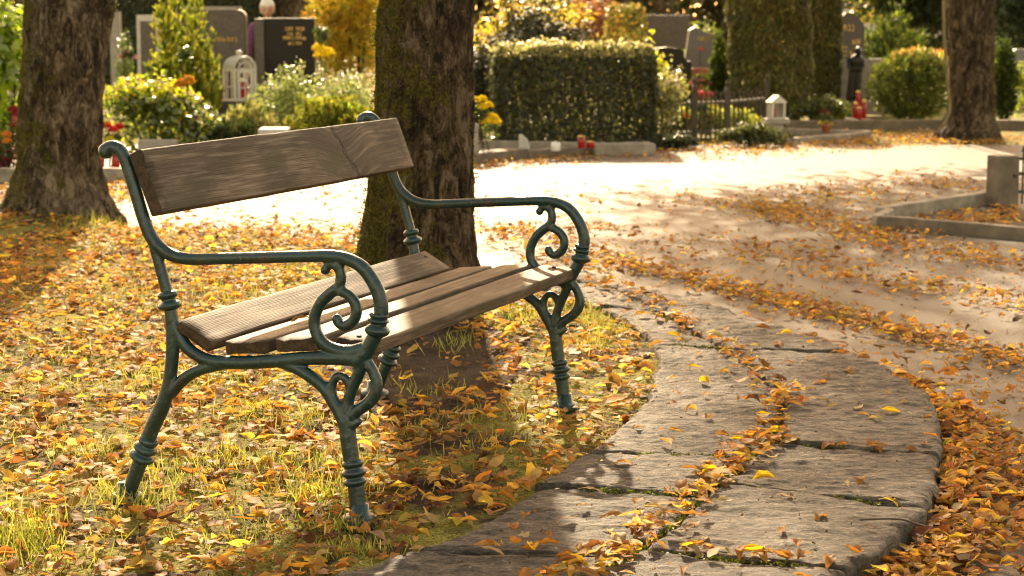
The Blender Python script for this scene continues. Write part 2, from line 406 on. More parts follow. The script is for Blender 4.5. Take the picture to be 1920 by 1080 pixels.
# ================================================================== LIGHT
EL = math.radians(27); SV = Vector((-.075 * math.cos(EL), .997 * math.cos(EL), math.sin(EL))).normalized()
sun = bpy.data.lights.new('sun', 'SUN'); sun.energy = 2.5; sun.angle = math.radians(.7); sun.color = (1.0, .79, .51)
so = bpy.data.objects.new('sun', sun); COL.objects.link(so); so.rotation_euler = SV.to_track_quat('Z', 'Y').to_euler(); so.location = SV * 60
wd = bpy.data.worlds.new('World'); SC.world = wd; wd.use_nodes = True; wt = wd.node_tree
bg = wt.nodes['Background']; sky = wt.nodes.new('ShaderNodeTexSky'); sky.sky_type = 'NISHITA'; sky.sun_disc = False
sky.sun_elevation = EL; sky.sun_rotation = math.atan2(SV.x, SV.y); sky.dust_density = 1.5; sky.ozone_density = .6
wm = wt.nodes.new('ShaderNodeMix'); wm.data_type = 'RGBA'; wm.blend_type = 'MULTIPLY'; wm.inputs[0].default_value = 1
wt.links.new(sky.outputs[0], wm.inputs[6]); wm.inputs[7].default_value = (1.0, .665, .375, 1)
wt.links.new(wm.outputs[2], bg.inputs[0]); bg.inputs[1].default_value = .15
SC.view_settings.view_transform = 'Standard'; SC.view_settings.look = 'None'; SC.view_settings.exposure = 2.3; SC.view_settings.gamma = 1
SC.cycles.use_denoising = True; SC.cycles.filter_width = 1.15; SC.cycles.max_bounces = 8; SC.cycles.transparent_max_bounces = 8
SC.cycles.sample_clamp_indirect = 6; SC.cycles.caustics_reflective = False; SC.cycles.caustics_refractive = False

# ================================================================== GROUND
def curve_of(pts):                             # X as a smooth function of Y
    c = crom(sorted([(p[1], p[0]) for p in pts]), 10); a = np.array(c); return lambda y: np.interp(y, a[:, 0], a[:, 1])
OUTER = curve_of([(.07, 10.08), (.34, 9.52), (.77, 8.72), (1.10, 7.82), (1.25, 7.29), (1.32, 6.80), (1.315, 6.38), (1.245, 5.93), (1.135, 5.44), (1.04, 5.10), (.93, 4.83), (.83, 4.63), (.69, 4.39), (.45, 4.08), (.1, 3.8), (-.4, 3.55)])
JOINT = curve_of([(-.12, 10.0), (.17, 9.62), (.49, 8.98), (.63, 8.26), (.74, 7.65), (.815, 7.12), (.86, 6.65), (.85, 6.40), (.78, 6.01), (.66, 5.60), (.50, 5.19), (.34, 4.75), (.20, 4.47), (-.05, 4.15), (-.5, 3.8)])
INNER = curve_of([(-.28, 9.75), (.05, 9.3), (.30, 8.72), (.45, 8.12), (.51, 7.59), (.50, 7.12), (.42, 6.52), (.33, 6.09), (.19, 5.64), (.06, 5.28), (-.11, 4.80), (-.24, 4.61), (-.36, 4.46), (-.62, 4.2), (-1.0, 4.0)])
BACK = curve_of([(0, 0)] * 1 + [(0, 1)]) if 0 else None
_bk = np.array([(-5, 13.9), (-3.2, 12.95), (-2.2, 12.0), (-1.5, 11.9), (-.77, 11.1), (-.19, 10.3), (.3, 10.0), (1.5, 10.0)])
def back_y(x): return np.interp(x, _bk[:, 0], _bk[:, 1])
def island_h(x, y):
    """ground height of the planted island: level, mounded by the trunk, sloping to the path at its back edge"""
    d = back_y(x) - y
    t = np.clip((d + .1) / .45, 0, 1); t = t * t * (3 - 2 * t)
    h = .05 * np.exp(-(((x + .38) / .42) ** 2 + ((y - 8.3) / .55) ** 2)) + .06 * np.exp(-(((x + 2.75) / .5) ** 2 + ((y - 12.4) / .5) ** 2))
    return h * t - .10 * (1 - t)
gs = bmesh.new(); bmesh.ops.create_grid(gs, x_segments=2, y_segments=2, size=150)
o = bm_obj('ground', gs, M['soil']); o.location = (0, 100, -.085); tag(o, kind='structure')
ps = bmesh.new(); bmesh.ops.create_grid(ps, x_segments=8, y_segments=8, size=1)
bmesh.ops.transform(ps, matrix=Matrix.Diagonal((9, 10.4, 1, 1)), verts=ps.verts)
o = bm_obj('path', ps, M['path']); o.location = (2.5, 9.7, ZP); tag(o, kind='structure')
gx = np.arange(-4.2, 1.25, .022); gy = np.arange(3.2, 14.4, .026); X, Y = np.meshgrid(gx, gy)
Z = island_h(X, Y)
nz = np.array([fbm(a * 5, b * 5, 1.7, 4) for a, b in zip(X.ravel(), Y.ravel())]).reshape(X.shape)
nf = np.array([fbm(a * 26, b * 26, 6.2, 3) for a, b in zip(X.ravel(), Y.ravel())]).reshape(X.shape)
Z = Z + nz * .014 + nf * .007
# keep it under the slabs and off the path
edge = OUTER(Y) - .10; ins = X <= edge
ny, nx = X.shape; V = np.stack([X, Y, Z], -1).reshape(-1, 3)
ii = np.arange(ny * nx).reshape(ny, nx)
Q = np.stack([ii[:-1, :-1], ii[:-1, 1:], ii[1:, 1:], ii[1:, :-1]], -1)
keep = ins[:-1, :-1] & ins[:-1, 1:] & ins[1:, 1:] & ins[1:, :-1] & (Y[:-1, :-1] < back_y(X[:-1, :-1]) + .3)
o = link('soil_island', np_mesh('soil_island', V, Q[keep]), M['soil'], None, True); tag(o, kind='structure')
_n = V.shape[0]

# ------------------------------------------------------------------ stone slabs of the curved edging
def slab(fin, fout, a0, b0, a1, b1, label, top, seed):
    """fin/fout: inner and outer edge curves; a: cut distances on the inner curve, b: on the outer curve"""
    g = .005; L = max(abs(a1 - a0), abs(b1 - b0)); W = abs(float(fout((b0 + b1) / 2) - fin((a0 + a1) / 2)))
    nu = int(max(16, L / .009)); nv = int(max(16, W / .011))
    c = Vector(((float(fin((a0 + a1) / 2)) + float(fout((b0 + b1) / 2))) / 2, (a0 + a1 + b0 + b1) / 4, 0))
    V = []; tilt = random.uniform(-.006, .006); tx = random.uniform(-.006, .006)
    for i in range(nu + 1):
        t = i / nu
        ya = a0 + (a1 - a0) * t; yb = b0 + (b1 - b0) * t
        for j in range(nv + 1):
            s = j / nv
            pa = Vector((float(fin(ya)) + g, ya)); pb = Vector((float(fout(yb)) - (g if fout is JOINT else 0), yb))
            p = pa.lerp(pb, s)
            d0 = min(t, 1 - t) * L; d1 = min(s, 1 - s) * W
            wob = fbm(p.x * 9, p.y * 9, seed, 3) * .008
            z = top + (t - .5) * tilt + (s - .5) * tx + fbm(p.x * 3.0, p.y * 8 + p.x * .8, seed, 4) * .0085 + fbm(p.x * 17, p.y * 27 + p.x * 3, seed + 4, 5) * .0058
            for d, r in ((d0 + wob, .011), (d1 + wob, .020)):
                d = max(d, 0)
                if d < r: z -= r * (1 - math.sqrt(max(0, 1 - ((r - d) / r) ** 2))) * .9
            jit = Vector((fbm(p.x * 6, p.y * 6, seed + 5, 3), fbm(p.x * 6, p.y * 6, seed + 9, 3))) * (.018 if min(d0, d1) < .025 else 0)
            V.append((p.x + jit.x, p.y + jit.y, z))
    ii = np.arange((nu + 1) * (nv + 1)).reshape(nu + 1, nv + 1)
    Q = np.stack([ii[:-1, :-1], ii[:-1, 1:], ii[1:, 1:], ii[1:, :-1]], -1).reshape(-1, 4).tolist()
    rim = list(ii[0, :-1]) + list(ii[:-1, -1]) + list(ii[-1, :0:-1]) + list(ii[:0:-1, 0])
    n0 = len(V)
    for k, r in enumerate(rim):
        x, y, z = V[r]; f = fbm(x * 14, y * 14, seed + 2, 3) * .006
        V.append((x + f, y + f, (z - .10) / 2 + .01))
    n1 = len(V)
    for r in rim:
        x, y, z = V[r]; V.append((x, y, -.10))
    m = len(rim)
    for k in range(m):
        k2 = (k + 1) % m
        Q.append((rim[k2], rim[k], n0 + k, n0 + k2)); Q.append((n0 + k2, n0 + k, n1 + k, n1 + k2))
    V = np.array(V) - np.array([c.x, c.y, 0])
    o = link('stone_slab', np_mesh('stone_slab', V, Q), M['stone'], None, True)
    o.location = (c.x, c.y, 0)
    me = o.data; bm = bmesh.new(); bm.from_mesh(me); bmesh.ops.recalc_face_normals(bm, faces=bm.faces); bm.to_mesh(me); bm.free()
    return tag(o, label, 'stone slab', 'stone slabs of the curved edging')
e = .006
OC = [(4.02, 3.85), (4.62, 4.47), (5.28, 5.04), (5.80, 5.64), (7.40, 7.40), (8.45, 8.55), (9.25, 9.35), (9.80, 10.0)]
OL = ['outer edging slab cut off by the lower picture edge, nearest the camera',
      'outer edging slab with a rounded outside corner and a twig across that corner',
      'outer edging slab behind a moss-filled joint, with several loose curled leaves on top',
      'longest outer edging slab with white specks, on the bulge of the curve',
      'outer edging slab with a dark worn far edge beside the path leaves',
      'low outer edging slab level with the far bench leg',
      'far outer edging slab ending beside the trunk behind the bench']
for i, ((a0, b0), (a1, b1)) in enumerate(zip(OC, OC[1:])):
    slab(JOINT, OUTER, a0 + e, b0 + e, a1 - e, b1 - e, OL[i], .030 + random.uniform(-.003, .004), 3.1 + i * 2.3)
IC = [(4.02, 3.95), (4.62, 4.60), (5.28, 5.16), (5.68, 5.62), (7.56, 7.48), (8.55, 8.40), (9.3, 9.25)]
IL = ['inner edging slab in the shadow below the front bench foot, nearest the camera',
      'inner edging slab half lit and half in trunk shadow, beside the bare soil',
      'inner edging slab between two dark mossy joints',
      'longest inner edging slab beside the mossy grass near the far bench leg',
      'inner edging slab with a layered wavy surface behind the far bench leg',
      'far inner edging slab seen through the far bench arm']
for i, ((a0, b0), (a1, b1)) in enumerate(zip(IC, IC[1:])):
    slab(INNER, JOINT, a0 + e, b0 + e, a1 - e, b1 - e, IL[i], .024 + random.uniform(-.003, .004), 33.1 + i * 2.9)
# moss in the joints
def moss_bm():
    P = []
    for k in range(900):
        y = random.uniform(4.2, 6.2); x = float(JOINT(y)) + random.gauss(0, .006); P.append((x, y))
    for (aj, bo) in OC[1:4]:
        for k in range(260):
            t = random.random() ** 1.4 * .8; x = float(JOINT(aj)) * (1 - t) + float(OUTER(bo)) * t; P.append((x, aj + (bo - aj) * t + random.gauss(0, .005)))
    for (ai, bj) in IC[2:5]:
        for k in range(260):
            t = random.uniform(.3, 1); x = float(INNER(ai)) * (1 - t) + float(JOINT(bj)) * t; P.append((x, ai + (bj - ai) * t + random.gauss(0, .005)))
    P = np.array([(x, y, .004 + random.uniform(0, .018)) for x, y in P]); n = len(P)
    P = np.repeat(P, 4, 0) + RNG.normal(0, .004, (n * 4, 3)); n *= 4
    N = RNG.normal(0, .6, (n, 3)); N[:, 2] += .5
    return leaf_strips(P, N, np.full(n, .012), np.full(n, .006), RNG.normal(0, .5, n), np.zeros(n), pick([((.10, .11, .012), 2), ((.18, .17, .02), 1), ((.05, .06, .01), 1)], n), 3)
V, Q, C = moss_bm(); o = link('moss', np_mesh('moss', V, Q, C), M['grass']); tag(o, 'green moss filling the joints between the stone slabs', 'moss', kind='stuff')

# ================================================================== BENCH
AX = Vector((.345747, .938328, 0)); FR = Vector((.938328, -.345747, 0)); B0 = Vector((-.37058, 4.94858, 0))
RZ = math.atan2(FR.y, FR.x)
bench = empty('park_bench', B0, 'weathered wooden park bench with green cast iron ends in front of the middle trunk', 'bench', rz=RZ)
def onf(x, y):                                 # photo point on the plane of the near bench end -> bench coordinates
    d = Vector(ray(x, y)); O = Vector((0, 0, H)); t = AX.dot(B0 - O) / AX.dot(d); p = O + d * t
    return ((p - B0).dot(FR), p.z)
fr = bmesh.new()
def pipe(pts, r, m=7, ball0=0, ball1=0):
    P = [(*onf(x, y),) for x, y in pts]; n = len(P)
    R = r if isinstance(r, (list, tuple)) else [r] * n
    c = crom([(p[0], p[1], q) for p, q in zip(P, R)], m)
    add_tube(fr, [(q[0], 0, q[1]) for q in c], [max(.004, q[2]) for q in c], 14)
    add_ball(fr, (P[0][0], 0, P[0][1]), (ball0 or R[0]) * 1.0, 3); add_ball(fr, (P[-1][0], 0, P[-1][1]), (ball1 or R[-1]) * 1.0, 3)
# back upright with rolled top, sweeping into the arm rest and its curl
pipe([(199, 283), (205, 277), (215, 276), (227, 284), (237, 305), (252, 352), (266, 400), (281, 440), (300, 464), (326, 480), (362, 486), (416, 485), (490, 483), (560, 481), (614, 480), (646, 484), (677, 499), (698, 525), (711, 553), (715, 578), (712, 606)],
     [.0195, .0180, .017, .0165, .0165, .0165, .0165, .0165, .0165, .0160, .0155, .015, .015, .015, .0155, .016, .017, .0175, .018, .018, .018], ball0=.0205)
pipe([(712, 606), (704, 627), (694, 646), (683, 664), (672, 676)], [.018, .0185, .0195, .021, .021])
# lower part of the back upright, running down to the rear foot
pipe([(283, 444), (292, 470), (305, 516), (314, 551), (319, 576), (323, 606), (324, 650), (321, 692), (315, 727), (303, 764), (284, 805), (272, 841), (256, 884), (243, 920), (237, 938)],
     [.013, .0145, .0150, .0155, .016, .0175, .0175, .0170, .0180, .0205, .0205, .0200, .0195, .0190, .0190])
# seat bar
pipe([(322, 596), (329, 612), (339, 634), (354, 654), (376, 669), (406, 678), (458, 680), (515, 677), (572, 672), (633, 671), (676, 673)], [.012, .0150, .0160, .0165, .0165, .0170, .0172, .0172, .0172, .0185, .021])
pipe([(312, 742), (322, 735), (334, 721), (354, 704), (376, 693), (402, 686), (430, 681)], [.014, .0165, .016, .0155, .015, .0150, .013])
pipe([(520, 679), (543, 685), (563, 694), (589, 711), (609, 729), (624, 752), (639, 777), (650, 800)], [.013, .0155, .016, .016, .016, .0165, .0175, .019])
# front leg
pipe([(650, 790), (653, 820), (657, 850), (661, 875), (667, 910), (671, 945), (675, 980)], [.0205, .0205, .0205, .0205, .0205, .0205, .0205])
# lyre above the front leg
pipe([(678, 680), (672, 701), (661, 727), (653, 753), (649, 785)], [.017, .0155, .0145, .0145, .017])
pipe([(684, 676), (697, 692), (706, 716), (703, 739), (690, 756), (672, 769), (654, 784)], [.0165, .0140, .0150, .0165, .0155, .0150, .016])
pipe([(656, 726), (650, 712), (638, 705), (627, 711), (622, 727), (626, 746), (637, 765), (648, 784)], [.011, .011, .0105, .0110, .012, .012, .013, .015])
pipe([(650, 797), (662, 795), (675, 790)], [.018, .014, .007])
# S-scroll under the arm
pipe([(610, 506), (617, 497), (628, 497), (637, 507), (639, 522), (634, 538), (618, 551), (601, 568), (590, 594), (592, 621), (606, 643), (630, 656), (657, 660), (680, 655)], [.0105, .011, .0120, .0130, .0135, .0140, .0150, .0152, .0150, .0150, .0155, .0165, .0175, .018], ball0=.0125)
pipe([(624, 548), (634, 545), (652, 552), (666, 569), (668, 588), (660, 604), (646, 611), (634, 604), (632, 598)], [.012, .0130, .0135, .014, .0140, .0140, .0135, .0125, .011], ball1=.0130)
pipe([(636, 492), (636, 503)], [.012, .013])
frame_me = bpy.data.meshes.new('end_frame'); bmesh.ops.recalc_face_normals(fr, faces=fr.faces); fr.to_mesh(frame_me); fr.free()
tmp = bpy.data.objects.new('end_frame', frame_me); COL.objects.link(tmp)
rm = tmp.modifiers.new('r', 'REMESH'); rm.mode = 'VOXEL'; rm.voxel_size = .0030; rm.use_smooth_shade = True
sm = tmp.modifiers.new('s', 'SMOOTH'); sm.iterations = 6; sm.factor = .5
dg = bpy.context.evaluated_depsgraph_get(); baked = bpy.data.meshes.new_from_object(tmp.evaluated_get(dg))
bpy.data.objects.remove(tmp); baked.materials.clear(); baked.name = 'end_frame'
def collar(a, b, bulges, rb):
    """rings turned on the axis from a to b (photo points on the near end)"""
    pa, pb = onf(*a), onf(*b); A = Vector((pa[0], 0, pa[1])); D = Vector((pb[0], 0, pb[1])) - A
    L = D.length; q = D.to_track_quat('Z', 'Y').to_matrix(); prof = [(rb * .8, 0)]
    for (z0, z1, r) in bulges:
        prof.append((rb, z0 * L))
        for k in range(1, 8):
            t = k / 8; prof.append((rb + (r - rb) * math.sin(PI * t) ** .7, (z0 + (z1 - z0) * t) * L))
        prof.append((rb, z1 * L))
    prof.append((rb * .8, L)); bm = bmesh.new(); add_lathe(bm, prof, A, 28, q); return bm
collars = [((711, 586), (706, 632), [(.0, .22, .0235), (.22, .42, .0265), (.50, .95, .0305)], .019),
           ((313, 546), (320, 582), [(.0, .38, .0255), (.50, .98, .0305)], .018),
           ((281, 820), (262, 866), [(.02, .27, .026), (.30, .60, .031), (.63, .95, .0335)], .021),
           ((660, 862), (667, 912), [(.02, .26, .0265), (.33, .62, .031), (.68, .95, .0285)], .022)]
foot_prof = [(.0215, .055), (.023, .034), (.030, .028), (.040, .025), (.046, .019), (.047, .010), (.045, -.02)][::-1]
def end_frame(s):
    f = link('end_frame', baked, None, bench); f.location = (0, s, 0)
    if not baked.materials: baked.materials.append(M['iron'])
    for c in collars: bm_obj('collar', collar(*c), M['iron'], f, True)
    for (x, y) in ((237, 944), (675, 986)):
        u, z = onf(x, y); bm = bmesh.new(); add_lathe(bm, foot_prof, (u, 0, max(0, z * 0)), 28); bm_obj('foot', bm, M['iron'], f, True)
    return f
end_frame(0); end_frame(1.55)
def plank(name, a, b, th, s0, s1, seed, chew=0):
    """a board along the bench; a, b: (u, z) of its top edges at the end; th: thickness"""
    A = Vector((a[0], 0, a[1])); Bv = Vector((b[0], 0, b[1])); ux = (Bv - A); w = ux.length; ux.normalize(); uz = Vector((0, 1, 0)).cross(ux) * -1
    if uz.dot(Vector((0, 0, 1))) < 0 and abs(uz.z) > .3: uz.negate()
    bm = bmesh.new(); n = 70; prof = []
    r = .005
    for cx, cz in ((-1, -1), (1, -1), (1, 1), (-1, 1)):
        for k in range(4):
            an = {(-1, -1): PI, (1, -1): 1.5 * PI, (1, 1): 0, (-1, 1): .5 * PI}[(cx, cz)] + k / 3 * PI / 2
            prof.append((cx * (w / 2 - r) + r * math.cos(an), cz * (th / 2 - r) + r * math.sin(an)))
        nx_, nz_ = {(-1, -1): (1, -1), (1, -1): (1, 1), (1, 1): (-1, 1), (-1, 1): (-1, -1)}[(cx, cz)]
        for q in range(1, 6):
            t = q / 6; prof.append(((cx + (nx_ - cx) * t) * (w / 2 - (r if nx_ != cx else 0)) if nx_ != cx else cx * w / 2, (cz + (nz_ - cz) * t) * (th / 2 - r) if nz_ != cz else cz * th / 2))
    rings = []
    for i in range(n + 1):
        t = i / n; L = s1 - s0; y = -L / 2 + L * t
        if i in (1, n - 1): y = (-L / 2 + .004) if i == 1 else (L / 2 - .004)
        endr = .0025 if i in (0, n) else 0
        ring = []
        for (px, pz) in prof:
            fx, f = 1 - endr / (w / 2), 1 - endr / (th / 2)
            dx = fbm(px * 8 + seed, y * 3, pz * 8, 3) * .0022; dz = fbm(px * 8, y * 3 + seed, pz * 8 + 4, 3) * .0022
            ch = 0
            if chew and t < .02 and pz > 0: ch = -.010 * max(0, fbm(px * 30, seed, 3, 3) + .15)
            ring.append(bm.verts.new((px * fx + dx, y + (fbm(px * 25, pz * 25, seed, 3) * .004 if i in (0, n) else 0), pz * f + dz + ch)))
        rings.append(ring)
    m = len(prof)
    for q0, q1 in zip(rings, rings[1:]):
        for k in range(m): bm.faces.new((q0[k], q0[(k + 1) % m], q1[(k + 1) % m], q1[k]))
    bm.faces.new(rings[0]); bm.faces.new(rings[-1][::-1]); bmesh.ops.recalc_face_normals(bm, faces=bm.faces)
    o = bm_obj(name, bm, M['wood'], bench, True)
    md = o.modifiers.new('e', 'EDGE_SPLIT'); md.split_angle = math.radians(50)
    c = (A + Bv) / 2 - uz * th / 2
    R = Matrix((ux, Vector((0, 1, 0)), uz)).transposed()
    o.matrix_local = Matrix.Translation((c.x, (s0 + s1) / 2, c.z)) @ R.to_4x4()
    return o
bk = plank('backrest', (-.517, .750), (-.578, .905), .038, -.012, 1.582, 2.2); bk.data.materials[0] = M['wood_knot']
plank('seat_plank', (-.475, .487), (-.385, .435), .034, -.014, 1.556, 5.1, 1)
plank('seat_plank', (-.356, .437), (-.246, .445), .034, -.010, 1.562, 8.4, 1)
plank('seat_plank', (-.218, .450), (-.106, .460), .034, -.008, 1.56, 11.7, 1)
plank('seat_plank', (-.067, .462), (.036, .452), .034, .020, 1.532, 14.3, 1)
for s, u, z in ((1.505, -.452, .4735), (1.50, -.02, .459), (.05, -.02, .459)):
    bb = bmesh.new(); add_lathe(bb, [(.006, -.004), (.007, .0005), (.005, .002), (.001, .0025)], (u, s, z), 12); bm_obj('bolt', bb, M['fence'], bench, True)

# ================================================================== TREES
def trunk_tree(name, label, Yd, edges, zbase, bark, seed, crown, pal, nleaf, group, roots=5, tufts=0, ztop=5.2, flare=1.0, leafsize=.13):
    """edges: (photo y, left x, right x) rows down the visible trunk"""
    rows = []
    for (y, xl, xr) in edges:
        a, b = at(xl, y, Yd), at(xr, y, Yd); rows.append((a.z, (a.x + b.x) / 2, (b.x - a.x) / 2))
    rows.sort(); bx = rows[0][1]
    zt, xt, rt = rows[-1]; dx = (rows[-1][1] - rows[1][1]) / (rows[-1][0] - rows[1][0])
    for z in (2.0, 3.2, ztop): rows.append((z, xt + dx * .6 * (z - zt), rt * (1 - .06 * (z - zt))))
    ra = np.array(rows); root = empty(name, (bx, Yd, zbase), label, 'tree', group)
    n = 96; zs = np.concatenate([np.linspace(zbase - .12, zbase + .45, 26), np.linspace(zbase + .48, 1.6, 50), np.linspace(1.7, ztop, 22)])
    V = []
    for z in zs:
        cx = np.interp(z, ra[:, 0], ra[:, 1]) - bx; r = np.interp(z, ra[:, 0], ra[:, 2])
        h = max(0, z - zbase); fl = math.exp(-h / .13)
        for k in range(n):
            a = 2 * PI * k / n
            rr = r * (1 + flare * fl * (.14 + .22 * max(0, math.sin(a * roots + seed)) ** 2))
            ca, sa = math.cos(a), math.sin(a)
            rr += r * (.08 * fbm(ca * 1.5 + seed, sa * 1.5, z * 1.3, 3) + .065 * fbm(ca * 4, sa * 4 + seed, z * 3, 4) + .075 * fbm(ca * 12, sa * 12 + seed, z * 7, 5))
            V.append((cx + rr * ca, rr * sa, z - zbase))
    m = len(zs); ii = np.arange(m * n).reshape(m, n); jj = np.roll(ii, -1, 1)
    Q = np.stack([ii[:-1], jj[:-1], jj[1:], ii[1:]], -1).reshape(-1, 4)
    link('trunk', np_mesh('trunk', V, Q), bark, root, True)
    if tufts:
        Va = np.array(V).reshape(m, n, 3); i0 = RNG.integers(2, 74, tufts); k0 = RNG.integers(0, n, tufts); P = Va[i0, k0]; a = 2 * PI * k0 / n
        w = np.array([mn.fractal(Vector(p * 3.2), 1.0, 2.0, 4) for p in P]) + .25 - .35 * np.cos(a); q = w > .12; P, a = P[q], a[q]; P = np.repeat(P, 5, 0) + RNG.normal(0, .010, (len(P) * 5, 3)); a = np.repeat(a, 5)
        D = np.stack([np.cos(a), np.sin(a), np.full(len(a), .35)], 1) + RNG.normal(0, .5, (len(a), 3)); D /= np.linalg.norm(D, axis=1, keepdims=True); k_ = len(P)
        V2, Q2, C2 = leaf_strips(P + D * .004, np.cross(D, RNG.normal(size=(k_, 3))), RNG.uniform(.008, .020, k_), RNG.uniform(.004, .008, k_), RNG.normal(0, .6, k_), np.zeros(k_), pick([((.075, .075, .012), 3), ((.13, .115, .018), 1), ((.05, .045, .012), 2)], k_), 3, T=D)
        link('moss', np_mesh('moss', V2, Q2, C2), M['grass'], root)
    top = Vector((np.interp(ztop, ra[:, 0], ra[:, 1]) - bx, 0, ztop - zbase)); rt = np.interp(ztop, ra[:, 0], ra[:, 2])
    for b in crown:
        t = Vector((b[0] - bx, b[1] - Yd, b[2] - zbase)); s = top - Vector((0, 0, random.uniform(.1, 1.2)))
        bm = bmesh.new(); mid = s.lerp(t, .5) + Vector((random.uniform(-.3, .3), random.uniform(-.3, .3), .25))
        c = crom([(*s, rt * .6), (*s.lerp(mid, .5), rt * .45), (*mid, rt * .32), (*t, rt * .12)], 5)
        add_tube(bm, [q[:3] for q in c], [q[3] for q in c], 9)
        for _ in range(4):
            e_ = t + Vector((random.uniform(-1, 1) * b[3], random.uniform(-1, 1) * b[4], random.uniform(-.6, .8) * b[5]))
            add_tube(bm, [mid.lerp(t, .4), mid.lerp(e_, .6), e_], [rt * .2, rt * .12, rt * .03], 6)
        bm_obj('limb', bm, bark, root, True)
    bl = [(b[0] - bx, b[1] - Yd, b[2] - zbase, b[3], b[4], b[5]) for b in crown]
    foliage('crown', root, bl, nleaf, leafsize, leafsize * .5, pal, M['litter'], .5, .25)
    return root
AUT = [((.42, .20, .030), 3), ((.45, .27, .035), 3), ((.26, .10, .022), 1.5), ((.20, .20, .03), 1)]
trunk_tree('lime_tree', 'thick tree trunk with grey lichen patches, left of the bench', 12.46,
           [(0, 52, 212), (100, 47, 200), (200, 41, 191), (300, 33, 186), (350, 25, 188), (395, 12, 192)], -.01, M['bark_grey'], 1.3,
           [(-3.4, 12.6, 6.6, 1.6, 1.8, 1.2), (-2.0, 11.8, 7.0, 1.4, 1.6, 1.2), (-2.6, 13.6, 7.6, 1.7, 1.6, 1.3), (-2.7, 12.4, 8.4, 1.6, 1.7, 1.2)], AUT, 4200, 'trees around the bench', 4, tufts=1500, ztop=5.6, flare=1.35)
trunk_tree('lime_tree', 'mossy dark tree trunk standing directly behind the bench', 8.46,
           [(0, 713, 889), (100, 708, 886), (200, 702, 884), (300, 695, 883), (400, 684, 886), (480, 675, 892), (560, 662, 902), (590, 655, 906)], .03, M['bark'], 4.4,
           [(-1.2, 8.9, 6.4, 1.5, 1.6, 1.1), (.5, 8.3, 6.6, 1.4, 1.6, 1.1), (-.4, 9.2, 7.5, 1.7, 1.7, 1.2)], AUT, 3200, 'trees around the bench', 6, tufts=2600, ztop=5.4, flare=.55)
trunk_tree('lime_tree', 'brown ridged tree trunk with a climbing vine, beyond the path', 20.95,
           [(0, 1777, 1866), (100, 1780, 1862), (200, 1782, 1864), (235, 1772, 1866), (248, 1760, 1868)], ZP, M['bark_far'], 7.7,
           [(xs_ - .075 * (21 - ys_), 21 + dy_, (21 - ys_) * .51, rx_, 1.5, .75) for xs_, ys_, rx_, dy_ in  # unseen crown shaped for shade: each clump set to shadow its listed ground spot
            ((1.50, 4.6, 1.15, .3), (1.65, 7.0, 1.25, -.3), (1.35, 9.3, 1.3, .2), (3.6, 8.0, 1.5, 0), (1.45, 11.4, 1.5, 0), (4.0, 10.8, 1.6, .4), (1.75, 13.6, 1.5, .1), (3.0, 12.4, 1.5, .3), (4.7, 13.2, 1.6, -.2), (3.6, 15.1, 1.7, .0), (5.4, 15.2, 1.6, .3), (3.0, 5.6, 1.4, .2))], AUT, 19000, 'trees around the bench', 5, ztop=4.2, flare=.7, leafsize=.15)
# vine on the far trunk
vb = bmesh.new(); VP = [at(x, y, 20.62) for x, y in ((1768, 236), (1776, 222), (1781, 205), (1779, 180), (1777, 150), (1775, 120), (1771, 80), (1770, 40), (1769, -20))]
add_tube(vb, [tuple(q) for q in crom([tuple(v) for v in VP], 5)], .016, 7)
o = bm_obj('climbing_vine', vb, mat_plain('vine_bark', (.20, .155, .07), .9), None, True); tag(o, 'thin pale vine stem climbing the left side of the far trunk', 'vine')

# ================================================================== GRAVES AND GARDEN BEHIND
def kerb(label, p, q, wdt, h, mat='kerb', z0=ZP, name='grave_kerb', group='kerb stones of the graves'):
    """a kerb stone from ground point p to q, its front lower edge on that line"""
    p, q = Vector(p), Vector(q); d = q - p; L = d.length; a = math.atan2(d.y, d.x)
    bm = bmesh.new(); add_box(bm, (0, wdt / 2, h / 2 - .02), (L, wdt, h + .04), None, .008, 2)
    bmesh.ops.subdivide_edges(bm, edges=[e_ for e_ in bm.edges if e_.calc_length() > .2], cuts=max(1, int(L / .2)))
    for v in bm.verts: v.co += Vector((0, fbm(v.co.x * 5, v.co.y * 9, L, 3), fbm(v.co.x * 5, v.co.z * 9, L + 3, 3))) * .006
    o = bm_obj(name, bm, M[mat]); m = (p + q) / 2; o.location = (m.x, m.y, z0); o.rotation_euler = (0, 0, a)
    return tag(o, label, 'kerb', group)
def stone_letters(bm, x0, x1, z, y, h, words=1):
    """raised strokes of weathered lettering: too worn to read in the photograph"""
    rr = random.Random(int(abs(x0 * 1000) + z * 777)); x = x0; gap = set(int((x1 - x0) / (h * .62) * (k + 1) / (words + .0)) for k in range(words - 1)); i = 0
    while x < x1 - h * .4:
        if i in gap: x += h * .62; i += 1; continue
        k = rr.randint(0, 3); w = h * .44
        if k != 2: add_box(bm, (x + w * .12, y, z), (w * .26, .006, h))
        if k in (0, 2, 3): add_box(bm, (x + w * .55, y, z + h * .40), (w * .6, .006, h * .2))
        if k in (1, 3): add_box(bm, (x + w * .55, y, z - h * .02), (w * .6, .006, h * .18))
        if k in (0, 1, 2): add_box(bm, (x + w * .9, y, z - h * .1), (w * .22, .006, h * .7))
        if k in (1, 2): add_box(bm, (x + w * .5, y, z - h * .41), (w * .7, .006, h * .18))
        x += h * .62; i += 1
